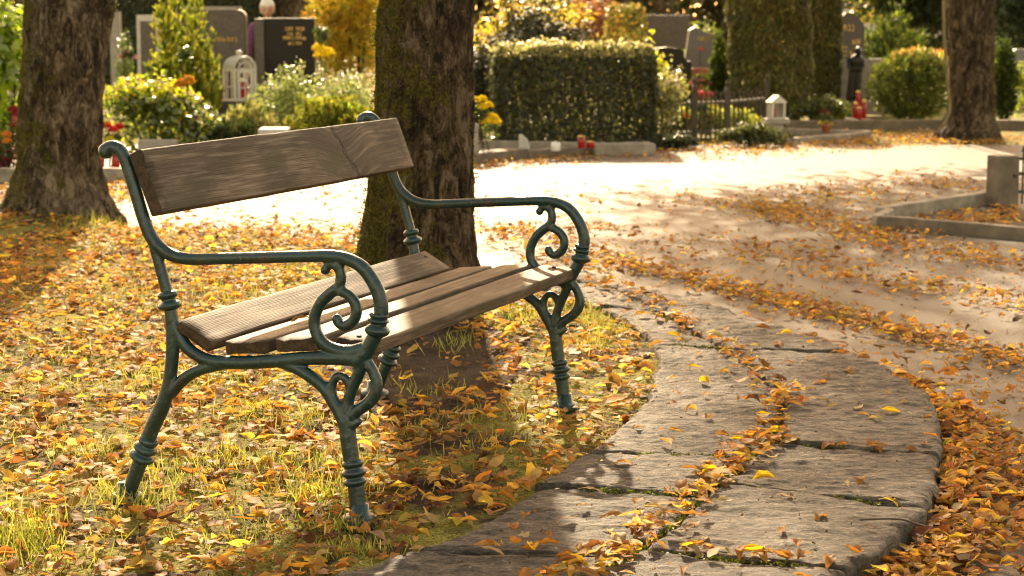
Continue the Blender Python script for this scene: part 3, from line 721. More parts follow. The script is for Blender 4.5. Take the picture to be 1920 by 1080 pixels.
def extrude_outline(bm, pts, th, bev=.012):
    """an upright slab from an outline in x, z"""
    f = [bm.verts.new((x, -th / 2, z)) for x, z in pts]; b = [bm.verts.new((x, th / 2, z)) for x, z in pts]; n = len(pts)
    bm.faces.new(f); bm.faces.new(b[::-1])
    for k in range(n): bm.faces.new((f[(k + 1) % n], f[k], b[k], b[(k + 1) % n]))
    bmesh.ops.recalc_face_normals(bm, faces=bm.faces)
    if bev: bmesh.ops.bevel(bm, geom=[e_ for e_ in bm.edges if abs(e_.verts[0].co.y - e_.verts[1].co.y) < 1e-5], offset=bev, segments=2, affect='EDGES')
def gravestone(label, x0, x1, ytop, Y, th, mat, shape, lines=(), base=None, rz=0, z0=ZP, tilt=0, cat='gravestone'):
    """lines: (x0, x1, photo y, height m) rows of worn lettering on the front"""
    a, b = at(x0, ytop, Y), at(x1, ytop, Y); w = b.x - a.x; cx = (a.x + b.x) / 2; h = a.z - z0
    root = empty('gravestone', (cx, Y, z0), label, cat, rz=rz); root.rotation_euler = (tilt, 0, rz)
    bm = bmesh.new(); extrude_outline(bm, [(px * w, pz * h) for px, pz in shape(w, h)], th); bm_obj('headstone', bm, M[mat], root)
    if lines:
        for (l0, l1, ly, lh, wd_) in lines:
            p, q = at(l0, ly, Y), at(l1, ly, Y); A_, B_ = p.x - cx, q.x - cx
            for k in range(wd_):
                bm = bmesh.new(); g_ = (B_ - A_) / wd_; stone_letters(bm, A_ + g_ * k, A_ + g_ * (k + 1) - (.02 if wd_ > 1 else 0), p.z - z0, -th / 2 - .003, lh); bm_obj('lettering', bm, M['gold'], root)
    if base:
        bm = bmesh.new(); add_box(bm, (0, -.02, base / 2), (w * 1.18, th * 2.0, base), None, .012); bm_obj('base', bm, M['grey_stone'], root)
    return root
def S_rect(w, h): return [(-.5, 0), (.5, 0), (.5, 1), (-.5, 1)]
def S_round(w, h):                              # rounded shoulders
    r = .12; k = w / h; pts = [(-.5, 0), (.5, 0)]
    for i in range(7): a = i / 6 * PI / 2; pts.append((.5 - r + r * math.cos(a), 1 - r * k + r * k * math.sin(a)))
    for i in range(7): a = PI / 2 + i / 6 * PI / 2; pts.append((-.5 + r + r * math.cos(a), 1 - r * k + r * k * math.sin(a)))
    return pts
def S_step(w, h): return [(-.5, 0), (.5, 0), (.5, .80), (.40, .80), (.33, .86), (.33, .94), (.18, .98), (-.05, 1), (-.3, .98), (-.5, .92)]
def S_point(w, h): return [(-.5, 0), (.5, 0), (.5, .86), (.30, .96), (.06, 1), (-.1, 1), (-.5, .86)]
def S_rough(w, h): return [(-.46, 0), (.42, 0), (.47, .3), (.5, .72), (.40, .90), (.16, .93), (-.20, 1), (-.38, .96), (-.5, .60)]
def box_thing(name, label, cat, c, s, mat, rz=0, bev=.01, group=None):
    bm = bmesh.new(); add_box(bm, (0, 0, s[2] / 2), s, None, bev); bmesh.ops.subdivide_edges(bm, edges=bm.edges, cuts=2)
    for v in bm.verts: v.co += Vector((fbm(v.co.y * 7, v.co.z * 7, 1, 2), fbm(v.co.x * 7, v.co.z * 7, 5, 2), 0)) * .004
    o = bm_obj(name, bm, M[mat]); o.location = c; o.rotation_euler = (0, 0, rz); return tag(o, label, cat, group)
def candle(label, x, ybase, Y, h, r=.03, z0=None, lid='gold', group='red grave candles'):
    p = at(x, ybase, Y); z = p.z if z0 is None else z0
    root = empty('grave_candle', (p.x, Y, z), label, 'candle', group)
    bm = bmesh.new(); add_lathe(bm, [(r * .82, 0), (r * .88, h * .04), (r, h * .5), (r * .97, h * .80), (r * .80, h * .84)], (0, 0, 0), 18); bm_obj('cup', bm, M['red'], root, True)
    bm = bmesh.new(); add_lathe(bm, [(r * .9, h * .84), (r * .98, h * .86), (r * .98, h * .92), (r * .55, h * .97), (r * .5, h)], (0, 0, 0), 18); bm_obj('lid', bm, M[lid], root, True)
    return root
def bloom(name, label, cat, pts, r, pal, ground, zfoot, group=None, n=180, L=.028, pot=None):
    """flower heads of many petals on stems with leaves; pts are heads in space, ground the foot"""
    g = Vector(ground); root = empty(name, g, label, cat, group)
    PP, NN = [], []
    for p in pts:
        d = RNG.normal(size=(n, 3)); d /= np.linalg.norm(d, axis=1, keepdims=True); d[:, 2] = np.abs(d[:, 2]) * .9 - .25
        PP.append(np.array(Vector(p) - g) + d * r * RNG.uniform(.75, 1.05, (n, 1))); NN.append(d + RNG.normal(0, .35, (n, 3)))
    P = np.vstack(PP); N = np.vstack(NN); k = len(P)
    V, Q, C = leaf_strips(P, N, L * RNG.uniform(.7, 1.2, k), L * .5 * RNG.uniform(.7, 1.2, k), RNG.normal(.5, .4, k), RNG.uniform(0, .4, k), pick(pal, k, .10), 3)
    link('blossom', np_mesh('blossom', V, Q, C), M['petal'], root)
    bl = [tuple((Vector(p) - g) * .62 + Vector((0, 0, zfoot))) + (r * 1.0, r * 1.0, r * 1.1) for p in pts]
    foliage('foliage', root, bl, 90 * len(pts), .05, .022, GREEN, M['foliage'], .4, .2)
    stems(root, (0, 0, zfoot), [Vector(p) - g for p in pts], .006)
    if pot:
        bm = bmesh.new(); add_lathe(bm, [(pot * .6, 0), (pot * .85, pot * 1.2), (pot, pot * 1.25), (pot, pot * 1.5), (pot * .85, pot * 1.5), (pot * .8, pot * 1.3)], (0, 0, 0), 22); bm_obj('pot', bm, M['terracotta'], root, True)
    return root
GREEN = [((.060, .085, .016), 3), ((.095, .12, .022), 2), ((.035, .052, .014), 2)]
DARK = [((.022, .030, .012), 3), ((.035, .044, .014), 2), ((.055, .060, .018), 1), ((.06, .045, .018), .5)]
YGREEN = [((.20, .22, .025), 3), ((.13, .15, .022), 2), ((.28, .27, .035), 1.5), ((.07, .09, .018), 1)]
CONIF = [((.22, .22, .03), 3), ((.32, .29, .04), 2), ((.10, .12, .022), 2)]
GOLD = [((.44, .32, .035), 3), ((.38, .24, .025), 2), ((.28, .15, .022), 1), ((.25, .23, .035), 1.5)]
PALE = [((.20, .21, .075), 3), ((.30, .30, .14), 2), ((.10, .12, .035), 2)]
YEL = [((.80, .58, .015), 3), ((.75, .48, .012), 1)]

# ---- left group
kerb('long kerb stone of the bed behind the left trunk, below two red candles', at(-60, 341, 15.8) * 1 if 0 else gp(-60, 342, ZP), gp(330, 341, ZP), .10, .105)
candle('red grave candle behind the left kerb, touching the left trunk outline', 189, 317, 16.2, .135, .032, lid='fence')
candle('red grave candle behind the left kerb, under the rolled top of the bench end', 218, 317, 16.2, .125, .032, lid='fence')
candle('red grave candle in the planted bed left of the left trunk', 33, 250, 16.6, .22, .04, lid='gold')
box_thing('grave_marker', 'low grey stone marker just above the bench backrest, left end', 'grave marker', (at(297, 262, 16.6).x, 16.6, ZP), (.31, .10, at(297, 262, 16.6).z - ZP), 'grey_stone')
bloom('rose_plant', 'small plant with red and yellow flowers beside the left trunk', 'flowers', [at(212, 243, 16.5), at(200, 236, 16.55), at(224, 238, 16.6)], .035, [((.55, .015, .02), 3), ((.6, .03, .03), 1)], gp(210, 320, ZP) * 1 if 0 else Vector((at(210, 300, 16.5).x, 16.5, ZP)), .05)
bloom('rose_plant', 'plant with yellow blossoms below the red roses, beside the left trunk', 'flowers', [at(206, 262, 16.4), at(215, 268, 16.4)], .04, [((.62, .52, .03), 3), ((.5, .45, .05), 1)], Vector((at(208, 300, 16.4).x, 16.4, ZP)), .03)
shrub('laurel_bush', 'large-leaved glossy yellow-green bush left of the left trunk', 'bush', -70, 52, -60, 250, 16.9, .9, 900, .13, .062, [((.20, .26, .015), 4), ((.28, .32, .02), 2), ((.08, .12, .014), 2)], 'glossy', nb=5)
shrub('begonia_plant', 'dark red leaved plants low in the bed left of the left trunk', 'plant', -30, 34, 262, 315, 16.2, .4, 500, .05, .03, [((.16, .02, .02), 3), ((.08, .02, .018), 2), ((.05, .06, .018), 2)], 'foliage', nb=4)
bloom('flower_pot', 'orange flower head low in the bed at the left picture edge', 'flowers', [at(12, 252, 16.1), at(13, 264, 16.1)], .035, [((.70, .26, .03), 3), ((.6, .2, .02), 1)], Vector((at(12, 300, 16.1).x, 16.1, ZP)), .03)
bloom('flower_pot', 'dark red flower heads above the orange flower at the left edge', 'flowers', [at(24, 205, 16.4), at(32, 214, 16.4), at(30, 235, 16.4)], .04, [((.30, .02, .025), 3), ((.2, .02, .02), 1)], Vector((at(26, 300, 16.4).x, 16.4, ZP)), .03)
shrub('grass_tuft', 'bright green fern-like plant left of the left trunk above the red flowers', 'plant', -40, 48, 170, 262, 17.2, .5, 240, .12, .012, YGREEN, 'grass', 'spray', nb=4)
tip = lambda P: (P[:, 2] > .42 * 1.0) & (RNG.random(len(P)) < .35)
shrub('rose_bush', 'glossy yellow-green bush with sparkling leaves between trunk and backrest', 'bush', 188, 385, 128, 300, 17.3, .75, 3000, .058, .034, [((.13, .16, .018), 3), ((.26, .28, .020), 2), ((.05, .07, .014), 3), ((.34, .20, .03), .5)], 'glossy', nb=6, extra=(lambda P: (P[:, 2] > .58) & (RNG.random(len(P)) < .6), [((.42, .42, .02), 3), ((.5, .36, .02), 1)]))
shrub('rose_bush', 'lower glossy bush with whitish glints beside the pale heather', 'bush', 330, 428, 185, 300, 17.0, .6, 1300, .052, .030, [((.13, .15, .02), 3), ((.24, .22, .03), 2), ((.05, .065, .014), 3)], 'glossy', nb=5)
bloom('autumn_sprig', 'orange autumn leaf sprig on top of the glossy bush', 'leaf sprig', [at(352, 152, 17.1), at(338, 158, 17.1)], .05, [((.55, .22, .02), 3), ((.6, .3, .03), 1)], Vector((at(350, 300, 17.1).x, 17.1, ZP)), .5, n=60, L=.06)
def twin(w, h, d): return [(-.18 * w, 0, h * .55, .19 * w, d * .3, h * .47), (.16 * w, .02, h * .50, .20 * w, d * .3, h * .45), (.02 * w, 0, h * .3, .40 * w, d * .4, h * .32), (.36 * w, 0, h * .33, .13 * w, d * .25, h * .30), (-.38 * w, 0, h * .26, .12 * w, d * .25, h * .26)]
shrub('conifer', 'yellow-green upright conifer with two tops before the brown gravestone', 'conifer', 268, 408, -45, 215, 20, .6, 1500, .075, .020, CONIF, 'needle', 'spray', tops=twin, k=6, spread=.35, bias=(0, 0, 1.3))
gravestone('tall brown gravestone with rounded shoulders behind the yellow-green conifer', 338, 462, 18, 21.6, .16, 'granite_brown', S_round, [(405, 450, 74, .045, 2), (392, 418, 160, .05, 1)], .12)
box_thing('stone_pedestal', 'dark stone block carrying the white arched lantern', 'pedestal', (at(448, 188, 20.4).x, 20.4, ZP), (.42, .30, at(448, 189, 20.4).z - ZP), 'granite_brown')
def arch_lantern(label, x0, x1, ytop, ybase, Y, rz):
    p = at((x0 + x1) / 2, ybase, Y); w = (x1 - x0) / ppm(Y) * .86; h = at(0, ytop, Y).z - p.z
    root = empty('grave_lantern', p, label, 'lantern', rz=rz); hb = h * .58; d = w
    bm = bmesh.new(); add_box(bm, (0, 0, .008), (w * 1.1, d * 1.1, .016), None, .003)
    for sx in (-1, 1):
        for sy in (-1, 1): add_box(bm, (sx * w / 2 * .95, sy * d / 2 * .95, hb / 2), (w * .10, d * .10, hb), None, .002)
    add_box(bm, (0, -d / 2 * .95, hb - .008), (w, .012, .018)); add_box(bm, (0, d / 2 * .95, hb - .008), (w, .012, .018))
    for sx in (-1, 1):
        add_box(bm, (sx * w / 2 * .95, 0, hb - .008), (.012, d, .018)); add_box(bm, (sx * w / 2 * .95, 0, hb * .45), (.008, d, .010))
        for t in (-.2, .2): add_box(bm, (sx * w / 2 * .95, t * d, hb / 2), (.008, .010, hb))
    bm_obj('frame', bm, M['white'], root)
    bm = bmesh.new(); R = w / 2 * 1.04; n = 18; ro, ri = [], []
    for s in (-d / 2, d / 2):
        ro.append([bm.verts.new((R * math.cos(PI * k / n), s, hb + R * math.sin(PI * k / n))) for k in range(n + 1)])
        ri.append([bm.verts.new(((R - .012) * math.cos(PI * k / n), s, hb + (R - .012) * math.sin(PI * k / n))) for k in range(n + 1)])
    for k in range(n):
        bm.faces.new((ro[0][k], ro[0][k + 1], ro[1][k + 1], ro[1][k])); bm.faces.new((ri[0][k + 1], ri[0][k], ri[1][k], ri[1][k + 1]))
        for q in (0, 1): bm.faces.new((ro[q][k + 1], ro[q][k], ri[q][k], ri[q][k + 1]))
    bm_obj('roof', bm, M['white'], root, True)
    bm = bmesh.new(); y = -d / 2 * .97
    for rr in (R * .55, R * .98): add_tube(bm, [(rr * math.cos(PI * k / 16), y, hb + rr * math.sin(PI * k / 16)) for k in range(17)], .009, 8)
    for k in (1, 2, 3): a = PI * k / 4; add_tube(bm, [(R * .55 * math.cos(a), y, hb + R * .55 * math.sin(a)), (R * math.cos(a), y, hb + R * math.sin(a))], .005, 6)
    bm_obj('fanlight', bm, M['white'], root, True)
    bm = bmesh.new()
    for sx in (-1, 1): add_box(bm, (sx * w * .30, y - .006, hb / 2), (w * .13, .010, hb * .96), None, .002)
    add_box(bm, (0, y - .006, hb * .93), (w * .5, .010, hb * .08)); add_box(bm, (0, y - .006, hb * .07), (w * .5, .010, hb * .08)); add_box(bm, (0, y - .006, hb * .42), (w * .5, .008, .010))
    add_box(bm, (0, y - .006, hb * .5), (.010, .008, hb * .8)); bm_obj('door', bm, M['white'], root)
    bm = bmesh.new(); zt = hb + R
    add_lathe(bm, [(.045, zt - .006), (.045, zt + .006), (.018, zt + .014), (.022, zt + .022), (.034, zt + .034), (.030, zt + .050), (.010, zt + .062)], (0, 0, 0), 16); bm_obj('finial', bm, M['white'], root, True)
    return p, h
lp, lh = arch_lantern('white metal lantern with arched barrel roof on a dark stone block', 424, 476, 86, 189, 20.4, .6)
candle('red candle standing inside the white arched lantern', 455, 187, 20.4, .20, .05, z0=lp.z + .017, lid='wax')
BG = gravestone('black polished gravestone with gold lettering in front of the stooping person', 482, 590, 34, 21.6, .20, 'granite_black', S_rect, [(536, 579, 54, .036, 2), (541, 572, 63, .032, 2), (533, 579, 71, .036, 2), (543, 571, 81, .032, 2)], .10, rz=.0)
bm = bmesh.new(); a_, b_ = at(479, 36, 21.58), at(497, 36, 21.58)
add_box(bm, ((a_.x + b_.x) / 2 - BG.location.x, -.035, (a_.z - ZP) / 2), (b_.x - a_.x, .22, a_.z - ZP + .012), None, .008); bm_obj('side_face', bm, M['granite_brown'], BG)  # added brown block stands in for the stone's paler left side
shrub('chrysanthemum', 'round clump of yellow chrysanthemums right of the black gravestone', 'flowers', 588, 628, 100, 190, 20.6, .3, 250, .05, .02, GREEN, nb=4)
bloom('chrysanthemum', 'yellow chrysanthemum heads beside the black gravestone', 'flowers', [at(598, 90, 20.5), at(614, 97, 20.5), at(602, 102, 20.45)], .075, YEL, Vector((at(604, 180, 20.5).x, 20.5, ZP)), .5)
shrub('box_shrub', 'grey-green shrub with pale tips below the black gravestone', 'bush', 478, 612, 108, 250, 18.6, .8, 3200, .040, .018, PALE, 'foliage', nb=6)
shrub('box_shrub', 'whitish-tipped shrub touching the left side of the middle trunk', 'bush', 568, 716, 108, 240, 19.4, .8, 2800, .040, .018, [((.30, .30, .17), 3), ((.20, .21, .08), 2), ((.10, .12, .035), 2)], 'foliage', nb=6)
shrub('dwarf_conifer', 'low yellow-tipped dwarf conifer right above the bench backrest', 'conifer', 538, 712, 165, 262, 17.6, .8, 1500, .05, .016, [((.22, .21, .030), 3), ((.13, .14, .025), 2), ((.30, .25, .03), 1)], 'needle', 'spray', nb=6, k=6, spread=.5)
shrub('heather', 'pale beige heather clump behind the bench backrest', 'plant', 400, 512, 188, 275, 17.7, .6, 900, .07, .010, [((.30, .26, .12), 3), ((.22, .20, .07), 2), ((.10, .11, .04), 1)], 'needle', 'spray', nb=5, k=6, spread=.35, bias=(0, 0, 1.2))
shrub('ground_juniper', 'dark spreading juniper below the pale heather, above the backrest', 'plant', 405, 500, 222, 290, 16.9, .5, 600, .05, .012, DARK, 'needle', 'spray', nb=5, k=6)
box_thing('stone_block', 'low stone block with a sunlit white top just above the backrest', 'stone block', (at(514, 240, 16.8).x, 16.8, ZP), (.23, .28, at(514, 240, 16.8).z - ZP), 'pale_stone')
shrub('golden_bush', 'big golden yellow autumn bush right of the black gravestone', 'bush', 578, 730, -70, 165, 24.2, 1.1, 2600, .085, .022, GOLD, 'foliage', 'spray', nb=6, k=3, spread=.6, bias=(0, 0, .5))
wf = gravestone('white framed gravestone behind the yellow-green conifer', 257, 300, 28, 27, .14, 'pale_stone', S_rect)
bm = bmesh.new(); _w = 43 / ppm(27); _h = at(0, 28, 27).z - ZP; add_box(bm, (.0, -.073, _h / 2 - .03), (_w - .10, .012, _h - .10), None, .003); bm_obj('inset_panel', bm, M['granite_brown'], wf)
gravestone('narrow pale stone post right behind the left trunk', 207, 225, 22, 30, .2, 'grey_stone', S_rect)
shrub('ball_shrub', 'round clipped green ball shrub right of the left trunk', 'bush', 214, 250, 58, 130, 28, .5, 1200, .04, .022, GREEN, nb=1, lump=.05)
bloom('grave_flowers', 'red and white flowers above the glossy bush right of the left trunk', 'flowers', [at(236, 97, 25), at(229, 106, 25), at(252, 108, 25)], .05, [((.5, .03, .04), 2), ((.7, .6, .55), 2)], Vector((at(238, 160, 25).x, 25, ZP)), .3)
gravestone('grey stone wall slab peeking over the brown gravestone', 330, 452, 12, 30, .2, 'grey_stone', S_rect)

# ---- person
def person():
    Yp = 24.6; hc = at(501, 16, Yp)
    root = empty('person', (hc.x + .02, Yp + .35, ZP), 'white-haired person in a purple jacket stooping behind the black gravestone', 'person')
    def skin(name, chains, mat, sub=2, rootv=None):
        me = bpy.data.meshes.new(name); V, E_, R, idx = [], [], [], {}
        for ch in chains:
            prev = None
            for (p, r) in ch:
                key = tuple(round(c, 3) for c in p)
                if key not in idx: idx[key] = len(V); V.append(p); R.append(r)
                if prev is not None: E_.append((prev, idx[key]))
                prev = idx[key]
        me.from_pydata(V, E_, []); o = link(name, me, mat, root)
        o.modifiers.new('skin', 'SKIN'); sk = me.skin_vertices[0].data
        for i, r in enumerate(R): sk[i].radius = (r, r)
        sk[0].use_root = True
        s = o.modifiers.new('sub', 'SUBSURF'); s.levels = s.render_levels = sub
        d = bpy.context.evaluated_depsgraph_get(); bk = bpy.data.meshes.new_from_object(o.evaluated_get(d)); bk.name = name
        o.modifiers.clear(); o.data = bk
        if not bk.materials: bk.materials.append(mat)
        bk.polygons.foreach_set('use_smooth', [True] * len(bk.polygons)); return o
    hz = hc.z - ZP; hx = hc.x - root.location.x; hy = hc.y - root.location.y
    pel = (0, 0, .74); ch = (hx * .7, hy * .68, 1.00); nk = (hx, hy * .92, 1.14); hd = (hx, hy, hz)
    shL = (hx * .7 - .19, hy * .70, 1.06); shR = (hx * .7 + .19, hy * .70, 1.06)
    elL = (shL[0] - .07, shL[1] - .05, .80); elR = (shR[0] + .05, shR[1] - .08, .80)
    waL = (elL[0] + .02, elL[1] - .16, .63); waR = (elR[0] - .06, elR[1] - .17, .64)
    legs = []
    for s in (-1, 1): legs.append([(pel, .14), ((s * .10, .02, .68), .10), ((s * .11, -.06, .40), .068), ((s * .11, .02, .09), .045), ((s * .115, -.10, .035), .038)])
    hands = []
    for w, s in ((waL, 1), (waR, -1)):
        pm = (w[0] + s * .01, w[1] - .05, w[2] - .05); hands.append([(w, .026), (pm, .030)])
        for j, (lx, ln) in enumerate(((-.028, .065), (-.009, .075), (.010, .072), (.028, .055))):
            k1 = (pm[0] + lx, pm[1] - .025, pm[2] - .03); k2 = (pm[0] + lx * 1.1, pm[1] - .035, pm[2] - .03 - ln * .6); hands.append([(pm, .030), (k1, .010), (k2, .008)])
        hands.append([(pm, .030), (pm[0] + s * .04, pm[1] - .005, pm[2] - .012) and ((pm[0] + s * .04, pm[1] - .005, pm[2] - .012), .011), ((pm[0] + s * .05, pm[1] - .02, pm[2] - .04), .009)])
    body = [[(pel, .14), ((hx * .3, hy * .32, .86), .13), (ch, .135), (nk, .055), ((hx, hy * .97, hz - .09), .055)], [(ch, .135), (shL, .065), (elL, .045), (waL, .026)], [(ch, .135), (shR, .065), (elR, .045), (waR, .026)]] + legs + hands
    skin('body', body, M['skin'])
    skin('jacket', [[((0, .0, .70), .165), ((hx * .3, hy * .32, .86), .155), (ch, .158), ((hx * .9, hy * .86, 1.10), .075)], [(ch, .158), (shL, .085), (elL, .062), ((waL[0], waL[1] + .03, waL[2] + .03), .045)], [(ch, .158), (shR, .085), (elR, .062), ((waR[0], waR[1] + .03, waR[2] + .03), .045)]], M['jacket'])
    skin('trousers', [[((0, 0, .76), .15), ((0, 0, .70), .155)]] + [[((0, 0, .70), .155), ((s * .10, .02, .62), .115), ((s * .11, -.06, .40), .085), ((s * .11, .02, .12), .062)] for s in (-1, 1)], M['trousers'])
    # head: an ellipsoid shaped into brow, nose, chin and ears
    bm = bmesh.new(); bmesh.ops.create_uvsphere(bm, u_segments=40, v_segments=28, radius=1)
    for v in bm.verts:
        c = v.co.copy(); x, y, z = c
        v.co = Vector((x * .073, y * .092, z * .112))
        if y < 0:
            g = lambda cx, cz, s: math.exp(-(((x - cx) / s) ** 2 + ((z - cz) / s) ** 2))
            v.co.y -= .026 * math.exp(-((x / .14) ** 2 + ((z + .12) / .22) ** 2)) + .006 * g(0, .22, .35) - .010 * (g(-.42, .06, .16) + g(.42, .06, .16)) + .008 * g(0, -.45, .20) + .012 * g(0, -.80, .25)
        if z < -.3: v.co.x *= 1 - .25 * (-.3 - z)
        if abs(x) > .93: v.co.x *= 1.22 if abs(z) < .28 else 1
    hm = bm_obj('head', bm, M['skin'], root, True); hm.location = hd; hm.rotation_euler = (.35, 0, .1)
    for s in (-1, 1): bm = bmesh.new(); add_ball(bm, (s * .030, -.079, .008), .010, 2); bm_obj('eye', bm, M['eye'], hm, True)
    bm = bmesh.new(); bmesh.ops.create_uvsphere(bm, u_segments=36, v_segments=24, radius=1)
    dl = [v for v in bm.verts if (v.co.y < -.35 and v.co.z < .34) or v.co.z < -.55]; bmesh.ops.delete(bm, geom=dl, context='VERTS')
    for v in bm.verts: v.co = Vector((v.co.x * .088, v.co.y * .105 + .006, v.co.z * .122 + .006)) * (1 + .05 * fbm(v.co.x * 4, v.co.y * 4, v.co.z * 4, 3))
    hr = bm_obj('hair', bm, M['hair'], hm, True); sl = hr.modifiers.new('t', 'SOLIDIFY'); sl.thickness = .012
person()

# ---- behind the middle trunk, to the right
shrub('yew_bush', 'broad dark bush behind the clipped hedge', 'bush', 866, 1146, -6, 230, 24.5, 1.4, 9000, .06, .034, DARK, 'dark', nb=7)
shrub('golden_bush', 'golden yellow foliage above the broad dark bush', 'bush', 868, 1112, -40, 160, 28.5, 1.3, 2600, .07, .036, GOLD, 'foliage', nb=7)
shrub('box_shrub', 'narrow dark shrub squeezed between middle trunk and clipped hedge', 'bush', 866, 930, 62, 260, 20.6, .7, 3200, .045, .026, DARK, 'dark', nb=4)
def hedge(label, x0, x1, ytop, Y0, depth, n, pal, L=.042, zb=ZP, name='clipped_hedge', litpal=None):
    a, b = at(x0, ytop, Y0), at(x1, ytop, Y0); w = b.x - a.x; h = a.z - zb; root = empty(name, ((a.x + b.x) / 2, Y0 + depth / 2, zb), label, 'hedge')
    k = n; f = RNG.choice(5, k, p=[.42, .24, .10, .12, .12]); u, v = RNG.uniform(-.5, .5, k), RNG.uniform(0, 1, k); dp = np.abs(RNG.normal(0, .05, k))
    P = np.zeros((k, 3)); N = np.zeros((k, 3))
    for i in range(k):
        lump = .09 * fbm(u[i] * w * 2.5, v[i] * h * 2.5, f[i] * 5, 4)
        if f[i] == 0: P[i] = (u[i] * w, -depth / 2 + dp[i] - lump, v[i] * h); N[i] = (0, -1, .2)
        elif f[i] == 1: P[i] = (u[i] * w, (v[i] - .5) * depth, h - dp[i] + lump); N[i] = (0, 0, 1)
        elif f[i] == 2: P[i] = (u[i] * w, depth / 2 - dp[i] + lump, v[i] * h); N[i] = (0, 1, .2)
        else: s = -1 if f[i] == 3 else 1; P[i] = (s * (w / 2 - dp[i] + lump), (u[i]) * depth, v[i] * h); N[i] = (s, 0, .2)
    rr = .15; ex = np.abs(P[:, 0]) - (w / 2 - rr); ez = P[:, 2] - (h - rr); m = (ex > 0) & (ez > 0); q = np.hypot(ex, ez); s = np.where(m & (q > rr), rr / np.maximum(q, 1e-6), 1)
    P[:, 0] = np.where(m, np.sign(P[:, 0]) * (w / 2 - rr + ex * s), P[:, 0]); P[:, 2] = np.where(m, h - rr + ez * s, P[:, 2])
    tp = (P[:, 2] > h - .12) & (RNG.random(k) < .35); P[:, 2] += np.where(tp, RNG.exponential(.014, k), 0); P[:, 0] += np.where(RNG.random(k) < .1, RNG.normal(0, .04, k), 0)
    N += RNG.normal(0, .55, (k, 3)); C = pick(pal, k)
    if litpal: C = np.where((P[:, 2] > h - .10)[:, None] & (RNG.random(k) < .75)[:, None], pick(litpal, k), C)  # sunlit top put into the colour: paler leaves near the upper edge
    V, Q, C = leaf_strips(P, N, L * RNG.uniform(.7, 1.3, k), L * .55 * RNG.uniform(.7, 1.3, k), RNG.normal(0, .6, k), RNG.uniform(0, .5, k), C, 3)
    link('foliage', np_mesh('foliage', V, Q, C), M['dark'] if pal is DARK else M['foliage'], root)
    bm = bmesh.new()
    for i in range(int(w / .12) + 2):
        x = -w / 2 + .06 + i * .12
        if x > w / 2 - .03: break
        for j in range(4): add_tube(bm, [(x, random.uniform(-.1, .1), 0), (x + random.uniform(-.06, .06), random.uniform(-.3, .3) * depth, h * .5), (x + random.uniform(-.1, .1), random.uniform(-.4, .4) * depth, h * .86)], [.012, .009, .004], 5)
    bm_obj('stem', bm, M['stem'], root)
    return root
hedge('long clipped dark hedge with a pale lit top, right of the middle trunk', 926, 1232, 86, 19.6, .85, 23000, [((.036, .040, .014), 3), ((.058, .058, .020), 2), ((.085, .080, .026), 1), ((.10, .06, .022), .5)], litpal=[((.34, .29, .15), 2), ((.22, .19, .08), 1)])
box_thing('stone_post', 'slim grey stone post touching the right side of the middle trunk', 'post', (at(889, 285, 17.7).x, 17.7, ZP), (.075, .075, at(889, 232, 17.7).z - ZP), 'grey_stone')
bloom('chrysanthemum', 'dense yellow chrysanthemum ball with a pale crown right of the middle trunk', 'flowers', [at(919, 226, 18.1)], .095, YEL, Vector((at(919, 268, 18.1).x, 18.1, ZP)), .05, n=520)
bloom('chrysanthemum', 'loose yellow flower heads above the chrysanthemum ball by the trunk', 'flowers', [at(891, 188, 18.0), at(904, 186, 18.1), at(905, 200, 18.0), at(915, 197, 18.2)], .042, YEL, Vector((at(900, 268, 18.1).x, 18.15, ZP)), .1, n=200)
kerb('front left kerb stone of the gravel grave, nearest the middle trunk', gp(850, 312, ZP), gp(991, 297, ZP), .22, .085, 'kerb_dark')
kerb('dark middle kerb stone in the front of the gravel grave', gp(992, 297, ZP), gp(1117, 288, ZP), .20, .065, 'kerb_dark')
kerb('pale right kerb stone of the gravel grave ending at the ivy', gp(1118, 291, ZP), gp(1230, 290, ZP), .34, .095, 'kerb')
kerb('rear kerb stone of the gravel grave under the clipped hedge', gp(926, 272, ZP), gp(1200, 277, ZP), .12, .09, 'grey_stone')
kerb('inner kerb stone of the gravel grave running to the right corner', gp(880, 284, ZP), gp(1135, 288, ZP), .06, .10, 'kerb')
def white_stele():
    p = gp(982, 284, ZP); bm = bmesh.new(); extrude_outline(bm, [(-.05, 0), (.05, 0), (.052, .06), (.03, .125), (-.015, .165), (-.05, .17)], .035, .006)
    o = bm_obj('grave_plate', bm, M['pale_stone']); o.location = (p.x, 18.5, ZP + .03); tag(o, 'small white pointed stone standing in the gravel grave', 'stone plate')
white_stele()
def white_candle(label, x, y, Y, h, r):
    p = at(x, y, Y); bm = bmesh.new(); add_lathe(bm, [(r * .9, 0), (r, h * .1), (r, h * .8), (r * .85, h), (r * .2, h), (r * .15, h * 1.15)], (0, 0, 0), 18)
    o = bm_obj('grave_candle', bm, M['wax'], None, True); o.location = p; tag(o, label, 'candle')
white_candle('stout white candle on the kerb of the gravel grave', 1042, 283, 18.2, .075, .042)
candle('red candle with gold lid on the kerb of the gravel grave', 1090, 278, 18.3, .115, .034)
candle('squat dark red candle bowl beside the gold-lidded candle', 1107, 277, 18.4, .06, .042)
hedge('square clipped olive shrub with orange tinge beyond the long hedge', 1137, 1212, 12, 30, .7, 3000, [((.16, .14, .025), 3), ((.24, .15, .03), 2), ((.08, .09, .02), 1)], .055, name='clipped_shrub')
shrub('topiary_shrub', 'yellow-green shrub behind the blue-grey leaning gravestone', 'bush', 1276, 1362, 16, 190, 30, .7, 2200, .05, .028, YGREEN, nb=5)
box_thing('stone_wall', 'low brown stone wall behind the yellow-leaved plant', 'wall', (at(1250, 28, 34).x, 34, ZP), (.75, .3, at(1250, 28, 34).z - ZP), 'granite_brown')
